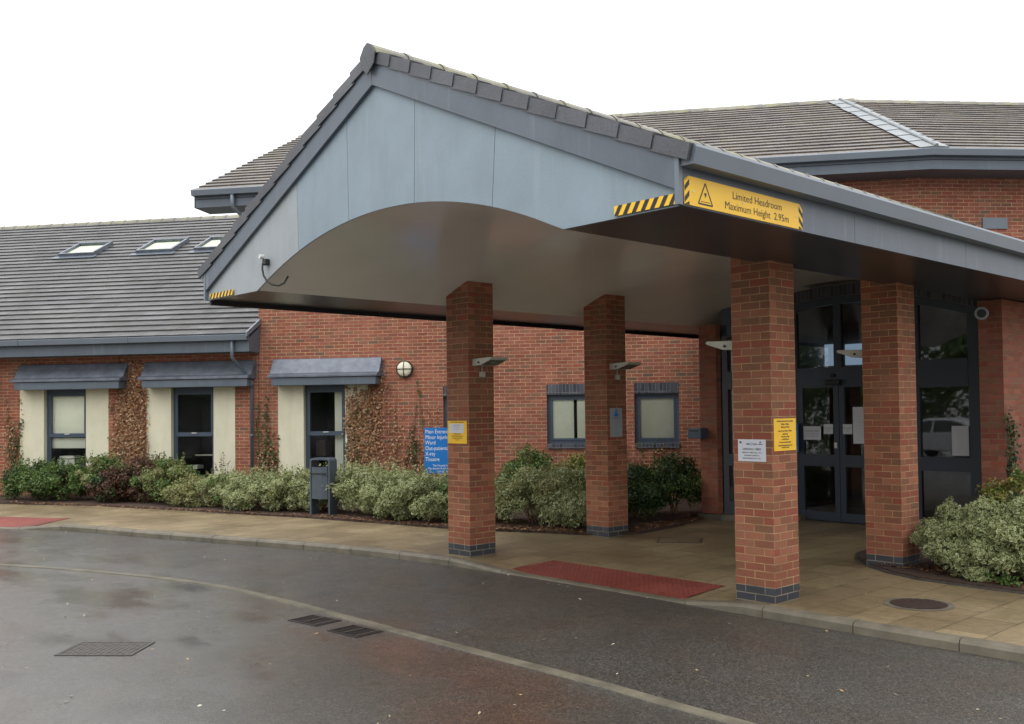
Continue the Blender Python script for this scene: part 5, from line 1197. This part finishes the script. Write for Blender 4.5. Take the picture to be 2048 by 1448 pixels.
# rows along the left bed: centre = edge point + offset into the bed
EP = [(-17.7, -2.07), (-15.57, -0.83), (-14.39, -0.36), (-13.0, 0.065), (-11.41, 0.5), (-10.31, 0.9), (-9.08, 1.16), (-8.0, 1.43), (-6.95, 1.65)]
def at_edge(px, depth):
    xs = [0, 190, 280, 380, 500, 600, 700, 800, 900]
    for i in range(8):
        if xs[i] <= px <= xs[i + 1] or i == 7:
            f = (px - xs[i]) / (xs[i + 1] - xs[i]); x = EP[i][0] + f * (EP[i + 1][0] - EP[i][0]); y = EP[i][1] + f * (EP[i + 1][1] - EP[i][1]); return x - 0.45 * depth, y + 0.89 * depth
SH = [  # px, depth, rx, ry, h, n, mats, label
    (8, 0.9, 0.75, 0.75, 0.85, 8000, [('green', 0.55, 'foliage'), ('darkgreen', 0.45, 'foliage')], 'dark green bushy shrub at the far left edge of the planting bed'),
    (75, 0.7, 0.6, 0.6, 0.8, 8000, [('green', 0.75, 'foliage'), ('darkgreen', 0.25, 'foliage')], 'glossy mid-green shrub below the leftmost window'),
    (135, 1.0, 0.65, 0.6, 1.0, 8000, [('green', 0.6, 'foliage'), ('varieg_dull', 0.4, 'foliage')], 'taller light green shrub in front of the leftmost window'),
    (190, 0.6, 0.55, 0.5, 0.72, 6500, [('purple', 0.6, 'foliage'), ('darkgreen', 0.4, 'foliage')], 'purple-brown shrub with dark green low leaves under the first window'),
    (245, 0.95, 0.6, 0.55, 0.98, 6500, [('purple', 0.65, 'foliage'), ('green', 0.35, 'foliage')], 'reddish brown twiggy shrub at the foot of the brown climber'),
    (290, 0.75, 0.6, 0.55, 0.95, 7500, [('varieg_dull', 0.6, 'foliage'), ('green', 0.4, 'foliage')], 'mixed green and cream shrub between the brown climber and the middle window'),
    (355, 0.55, 0.6, 0.45, 0.5, 6000, [('varieg_dull', 1.0, 'foliage')], 'low straggly dull shrub below the middle window'),
    (415, 0.6, 0.65, 0.5, 0.72, 7500, [('varieg', 0.7, 'foliage'), ('green', 0.3, 'foliage')], 'variegated shrub at the right edge of the middle window'),
    (480, 0.65, 0.7, 0.55, 0.8, 8500, VG, 'variegated shrub in front of the grey downpipe'),
    (545, 0.7, 0.65, 0.55, 0.85, 8500, [('varieg', 0.85, 'foliage'), ('yelgreen', 0.15, 'foliage')], 'variegated shrub left of the litter bin'),
    (600, 0.85, 0.55, 0.5, 0.92, 7500, VG, 'variegated shrub directly behind the litter bin'),
    (688, 0.85, 0.75, 0.6, 1.02, 10000, VG, 'pale variegated shrub right of the litter bin'),
    (765, 0.65, 0.75, 0.6, 0.92, 10500, VG, 'large pale variegated shrub spreading onto the path edge'),
    (835, 0.6, 0.7, 0.55, 0.88, 10000, VG, 'pale variegated shrub just left of the blue sign'),
    (905, 1.0, 0.7, 0.6, 0.95, 6500, [('green', 0.6, 'foliage'), ('yelgreen', 0.4, 'foliage')], 'yellow-green shrub at the foot of the blue sign'),
]
for px, dpt, rx, ry, h, n, mats, lb_ in SH:
    x, y = at_edge(px, dpt)
    shrub('shrub', lb_, 'shrub', x, y, rx * 1.15, ry, h * (0.97 if px < 330 else 0.87), int(n * 1.9), mats, size=0.027, sprigs=38, clump=0.17, ang=0.45, group='shrubs in the left planting bed')
for (x, y, rx, ry, h, n, mats, lb_, sz_) in [
    (-6.35, 2.9, 0.75, 0.65, 1.0, 9000, [('varieg', 0.5, 'foliage'), ('varieg_dull', 0.5, 'foliage')], 'variegated shrub just right of the front left column', 0.034),
    (-5.65, 3.2, 0.75, 0.7, 1.05, 9500, [('varieg', 0.55, 'foliage'), ('varieg_dull', 0.45, 'foliage')], 'broad variegated shrub between the two left columns', 0.034),
    (-5.25, 3.0, 0.5, 0.45, 0.7, 5500, VG, 'low variegated shrub touching the rear left column', 0.034),
    (-8.2, 4.6, 0.7, 0.5, 1.35, 5000, [('green', 1.0, 'foliage')], 'feathery green shrub against the wall behind the front left column', 0.034),
    (-7.2, 5.2, 0.7, 0.5, 1.15, 5000, [('yelgreen', 0.6, 'foliage'), ('green', 0.4, 'foliage')], 'yellow-green shrub below the middle small window', 0.034),
    (-5.6, 4.6, 0.7, 0.7, 0.95, 8500, [('darkgreen', 0.75, 'foliage'), ('green', 0.25, 'foliage')], 'dark green shrub right of the rear left column', 0.034),
    (-5.45, 5.5, 0.55, 0.6, 1.15, 7000, [('darkgreen', 0.5, 'foliage'), ('green', 0.5, 'foliage')], 'dark evergreen shrub beside the left porch pier', 0.034)]:
    shrub('shrub', lb_, 'shrub', x, y, rx, ry, h * 0.9, int(n * 1.9), mats, size=sz_ * 0.75, ang=0.5, group='shrubs behind the left columns')
for (x, y, rx, ry, h, n, mats, lb_, sz_, cl) in [
    (0.66, 2.95, 0.66, 0.6, 0.72, 15000, VG, 'pale variegated shrub spilling round the rear right column', 0.028, 0.17),
    (1.45, 2.95, 0.75, 0.65, 0.84, 15000, VG, 'large variegated shrub at the right edge of the picture', 0.028, 0.17),
    (1.15, 2.62, 0.55, 0.33, 0.5, 8000, VG, 'low skirt of variegated shrub hanging over the bed edge at right', 0.028, 0.14),
    (2.6, 3.1, 0.85, 0.75, 0.95, 9000, VG, 'variegated shrub cut by the right edge of the picture', 0.028, 0.18),
    (1.0, 4.1, 0.8, 0.6, 1.08, 9000, [('yelgreen', 0.7, 'foliage'), ('green', 0.3, 'foliage')], 'yellow-green shrub behind the variegated one at the right edge', 0.028, 0.16)]:
    shrub('shrub', lb_, 'shrub', x, y, rx, ry, h, int(n * 1.15), mats, size=sz_ * 0.95, clump=cl, group='shrubs in the right planting bed')
# small green weed patch at the bed edge
shrub('ground_weed', 'low bright green weed at the edge of the right planting bed', 'weed', 1.28, 2.36, 0.3, 0.12, 0.1, 900, [('green', 1.0, 'foliage')], size=0.014, clump=0.05, sprigs=0)

def climber(label, F, strands, parts, seed, b=0.03, group='climbers on the brick walls'):
    """strands: (a0 range, a1 range, z1 range, count, leaves per metre, part key, spread)"""
    r = np.random.default_rng(seed); root = thing('climber', label, 'climber', F.p((strands[0][0][0] + strands[0][0][1]) / 2, 0.05, 0.0), group)
    leaves = {k: ([], []) for k in parts}; sm = MB()
    for (a0, a1, z1, cnt, lpm, key, spread) in strands:
        for k in range(cnt):
            u = r.random(); s0 = a0[0] + (a0[1] - a0[0]) * u; s1 = a1[0] + (a1[1] - a1[0]) * np.clip(u + r.normal(0, 0.15), 0, 1); zt_ = r.uniform(*z1); zb_ = 0.03
            n = max(5, int(zt_ / 0.12)); pts = []; off = 0
            for i in range(n + 1):
                f = i / n; off += r.normal(0, 0.018); pts.append(np.array([s0 + (s1 - s0) * f ** 1.1 + off, b * r.uniform(0.3, 1.0), zb_ + (zt_ - zb_) * f]))
            if k % 2 == 0: sm.tube([F.p(*p) for p in pts], 0.008, 4, 0.003)
            m_ = int(zt_ * lpm); tt = r.random(m_) * n
            for q in tt:
                i = min(n - 1, int(q)); p = pts[i] + (pts[i + 1] - pts[i]) * (q - i)
                leaves[key][0].append(F.p(p[0] + r.normal(0, spread), 0.015 + abs(r.normal(0, b)), max(0.03, p[2] + r.normal(0, spread)))); leaves[key][1].append(tuple(F.ey * 1.0 + Vector((0, 0, 0.3))))
    for key, (C, Nv) in leaves.items():
        if C: leaf_mesh(parts[key][0], C, Nv, parts[key][2], M[parts[key][1]], root, ar=0.7, tilt=0.6)
    sm.build('stems', M['stem'], root, weld=False)
    return root
PB = {'d': ('dried_leaves', 'dried', 0.030), 'g': ('green_leaves', 'ivy', 0.027)}
climber('thick dried brown climber between the two wing windows', A_, [((-3.74, -2.86), (-3.6, -2.9), (0.7, 2.3), 80, 40, 'd', 0.035), ((-3.5, -2.88), (-3.5, -2.98), (2.1, 3.2), 52, 50, 'd', 0.045), ((-3.45, -3.3), (-3.45, -3.3), (0.6, 1.2), 6, 50, 'g', 0.03)], PB, 1)
climber('thin dark climber on the brick left of the leftmost window', A_, [((-6.4, -6.12), (-6.35, -6.12), (1.0, 2.4), 12, 26, 'd', 0.03), ((-6.3, -6.12), (-6.25, -6.14), (0.8, 1.9), 9, 34, 'g', 0.03)], PB, 2)
climber('green and brown ivy climbing between the downpipe and the right hand window', A_, [((-0.12, 0.33), (-0.1, 0.34), (0.4, 1.3), 26, 36, 'd', 0.04), ((0.0, 0.22), (0.0, 0.1), (1.6, 2.45), 5, 42, 'g', 0.03), ((0.1, 0.34), (0.16, 0.34), (0.7, 1.7), 9, 34, 'g', 0.03)], PB, 3)
climber('broad withered climber fanning over the wall below the round bulkhead light', A_, [((1.98, 2.45), (1.98, 2.52), (1.7, 2.5), 44, 52, 'd', 0.035), ((2.1, 2.4), (2.15, 2.35), (1.2, 2.4), 10, 46, 'g', 0.03), ((1.96, 2.3), (1.98, 2.3), (0.5, 1.3), 8, 50, 'g', 0.03),
    ((2.5, 3.2), (2.6, 3.3), (0.9, 2.35), 30, 15, 'd', 0.035), ((2.3, 2.6), (2.75, 2.9), (2.5, 3.05), 9, 16, 'd', 0.02), ((3.2, 3.9), (3.2, 3.95), (0.7, 2.1), 26, 15, 'd', 0.035), ((3.2, 3.45), (3.4, 3.55), (1.0, 1.75), 6, 34, 'g', 0.03), ((3.5, 3.7), (3.52, 3.58), (2.0, 2.85), 3, 14, 'g', 0.012), ((3.9, 4.1), (4.0, 4.1), (1.2, 2.0), 3, 12, 'd', 0.02)], PB, 4)
climber('sparse low climber on the brick under the two small windows', A_, [((6.3, 7.2), (6.3, 7.2), (0.6, 1.15), 14, 16, 'd', 0.03), ((7.9, 9.3), (7.9, 9.2), (0.7, 1.3), 20, 22, 'g', 0.025), ((8.6, 9.0), (8.7, 8.95), (0.9, 1.35), 6, 30, 'd', 0.03)], PB, 5)
RP = Fr((0.114, 5.5, 0), (0, 1, 0), (1, 0, 0))
climber('dark climbing plant on the brick wall at the right edge', RP, [((0.05, 0.3), (-0.02, 0.2), (1.2, 2.1), 12, 44, 'g', 0.035)], {'g': ('green_leaves', 'darkgreen', 0.026)}, 6, b=0.04)
# spindly twigs in front of the cream panels
for (s, lb_, h) in ((-0.78, 'spindly bare twig shrub against the cream panel by the downpipe', 1.05), (-3.95, 'spindly twig shrub against the cream panel right of the first window', 1.1), (-2.55, 'leafy twig shrub at the left of the middle window', 1.1)):
    t = thing('twig_shrub', lb_, 'shrub', A_.p(s, 0.35, 0.03)); m = MB(); C = []; Nv = []
    for k in range(6):
        a = s + random.uniform(-.08, .08); dx = random.uniform(-0.28, 0.2); hh = h * random.uniform(0.7, 1.05)
        pts = [A_.p(a, 0.35, 0.03), A_.p(a + dx * 0.5, 0.33, hh * 0.5), A_.p(a + dx, 0.3, hh)]; m.tube(pts, 0.006, 5, 0.003)
        for q in range(16):
            f = random.uniform(0.3, 1); C.append(A_.p(a + dx * f + random.gauss(0, .02), 0.33 + random.gauss(0, .02), hh * f)); Nv.append((random.gauss(0, 1), random.gauss(0, 1), 0.5))
    m.build('stems', M['stem'], t, weld=False); leaf_mesh('leaves', C, Nv, 0.026, M['purple' if s != -2.55 else 'varieg'], t)

# ------------------------------------------------------------------ across the car park (seen mirrored in the entrance glass)
def tree(label, x, y, h, r, seed):
    rr = np.random.default_rng(seed); t = thing('tree', label, 'tree', (x, y, -0.1), 'trees across the car park')
    m = MB(); m.tube([(x, y, -0.1), (x + 0.05, y, h * 0.3), (x - 0.05, y + 0.1, h * 0.6), (x, y, h * 0.9)], 0.16, 8, 0.04)
    for k in range(7):
        a = k * 0.9; m.tube([(x, y, h * (0.25 + 0.07 * k)), (x + r * 0.7 * math.cos(a), y + r * 0.7 * math.sin(a), h * (0.42 + 0.07 * k))], 0.06, 6, 0.015)
    m.build('trunk', M['bark'], t, weld=False); C = []; Nv = []
    for k in range(34):
        d = rr.normal(0, 1, 3); d /= np.linalg.norm(d); p = np.array([x, y, h * 0.52]) + d * np.array([r * 1.2, r, h * 0.44]) * rr.uniform(0.4, 0.95); q = rr.normal(0, 1, (200, 3)); q /= np.linalg.norm(q, axis=1)[:, None]
        C.append(p + q * 0.75 * rr.uniform(0.5, 1.1, 200)[:, None]); Nv.append(q)
    leaf_mesh('crown', np.concatenate(C), np.concatenate(Nv), 0.16, M['green'], t)
for i, (x, y, h, r, lb_) in enumerate([(-21, -21, 7, 2.6, 'broad green tree far across the car park, mirrored in the wing windows'), (-15.5, -23, 8, 2.8, 'tall green tree behind the parked car across the road'), (-10, -22, 6.5, 2.4, 'rounded green tree across the road, mirrored in the right window pane'), (-5, -23.5, 7.5, 2.7, 'green tree across the road facing the entrance doors'), (1, -22, 7, 2.6, 'green tree beyond the car park behind the photographer')]):
    tree(lb_, x, y, h, r, 50 + i)
t = thing('hedge', 'tall green hedge along the far side of the car park', 'hedge', (-10, -18.5, -0.1))
C = rng.uniform((-30, -19.2, -0.05), (8, -17.9, 2.6), (34000, 3)); q = rng.integers(0, 3, len(C)); C[q == 0, 1] = -17.9; C[q == 1, 2] = 2.6; leaf_mesh('foliage', C + rng.normal(0, 0.07, C.shape), rng.normal(0, 1, C.shape), 0.11, M['green'], t)
t = thing('parked_car', 'silver-white hatchback parked across the road, mirrored in the window right of the doors', 'car', (-10.2, -15.2, -0.1))
CF = Fr((-10.2, -15.2, -0.1), (0.97, 0.24, 0), (-0.24, 0.97, 0))
side = [(-2.0, 0.35), (-2.05, 0.6), (-1.95, 0.85), (-1.3, 0.98), (-0.75, 1.38), (-0.3, 1.5), (0.7, 1.5), (1.3, 1.38), (1.75, 1.0), (1.95, 0.9), (2.0, 0.5), (1.95, 0.3)]
m = MB()
def wdt(z): return 0.84 if z < 0.95 else 0.84 - (z - 0.95) * 0.38
nS = len(side)
for i in range(nS):
    (x0, z0), (x1, z1) = side[i], side[(i + 1) % nS]; m.quad([CF.p(x0, -wdt(z0), z0), CF.p(x1, -wdt(z1), z1), CF.p(x1, wdt(z1), z1), CF.p(x0, wdt(z0), z0)])
for sg in (-1, 1): m.quad([CF.p(x, sg * wdt(z), z) for x, z in side])
m.build('body', M['carpaint'], t, bevel=0.04)
m = MB()
for sg in (-1, 1):
    for poly in ([(-1.1, 1.0), (-0.68, 1.33), (-0.28, 1.42), (-0.05, 1.42), (-0.05, 0.98)], [(0.02, 0.98), (0.02, 1.42), (0.68, 1.42), (1.15, 1.32), (1.4, 1.02)]):
        m.quad([CF.p(x, sg * (wdt(z) + 0.012), z) for x, z in poly])
m.quad([CF.p(-1.22, -0.7, 1.03), CF.p(-1.22, 0.7, 1.03), CF.p(-0.8, 0.6, 1.36), CF.p(-0.8, -0.6, 1.36)]); m.quad([CF.p(1.4, -0.6, 1.36), CF.p(1.4, 0.6, 1.36), CF.p(1.77, 0.7, 1.03), CF.p(1.77, -0.7, 1.03)])
m.build('window', M['carglass'], t, weld=False)
for xw in (-1.25, 1.25):
    for sg in (-1, 1):
        m = MB(); m.tube([CF.p(xw, sg * 0.66, 0.31), CF.p(xw, sg * 0.86, 0.31)], 0.31, 20); wq = m.build('wheel', M['tyre'], t)
        m = MB(); m.tube([CF.p(xw, sg * 0.84, 0.31), CF.p(xw, sg * 0.875, 0.31)], 0.19, 14); m.build('hub', M['gutter'], wq)
for sg in (-1, 1):
    m = MB(); m.box(CF, -2.06, -1.9, sg * 0.62 - 0.15, sg * 0.62 + 0.15, 0.62, 0.78); m.build('headlight', M['opal'], t, bevel=0.02)
    m = MB(); m.box(CF, 1.9, 2.0, sg * 0.66 - 0.12, sg * 0.66 + 0.12, 0.68, 0.86); m.build('tail_light', M['redcar'], t, bevel=0.02)
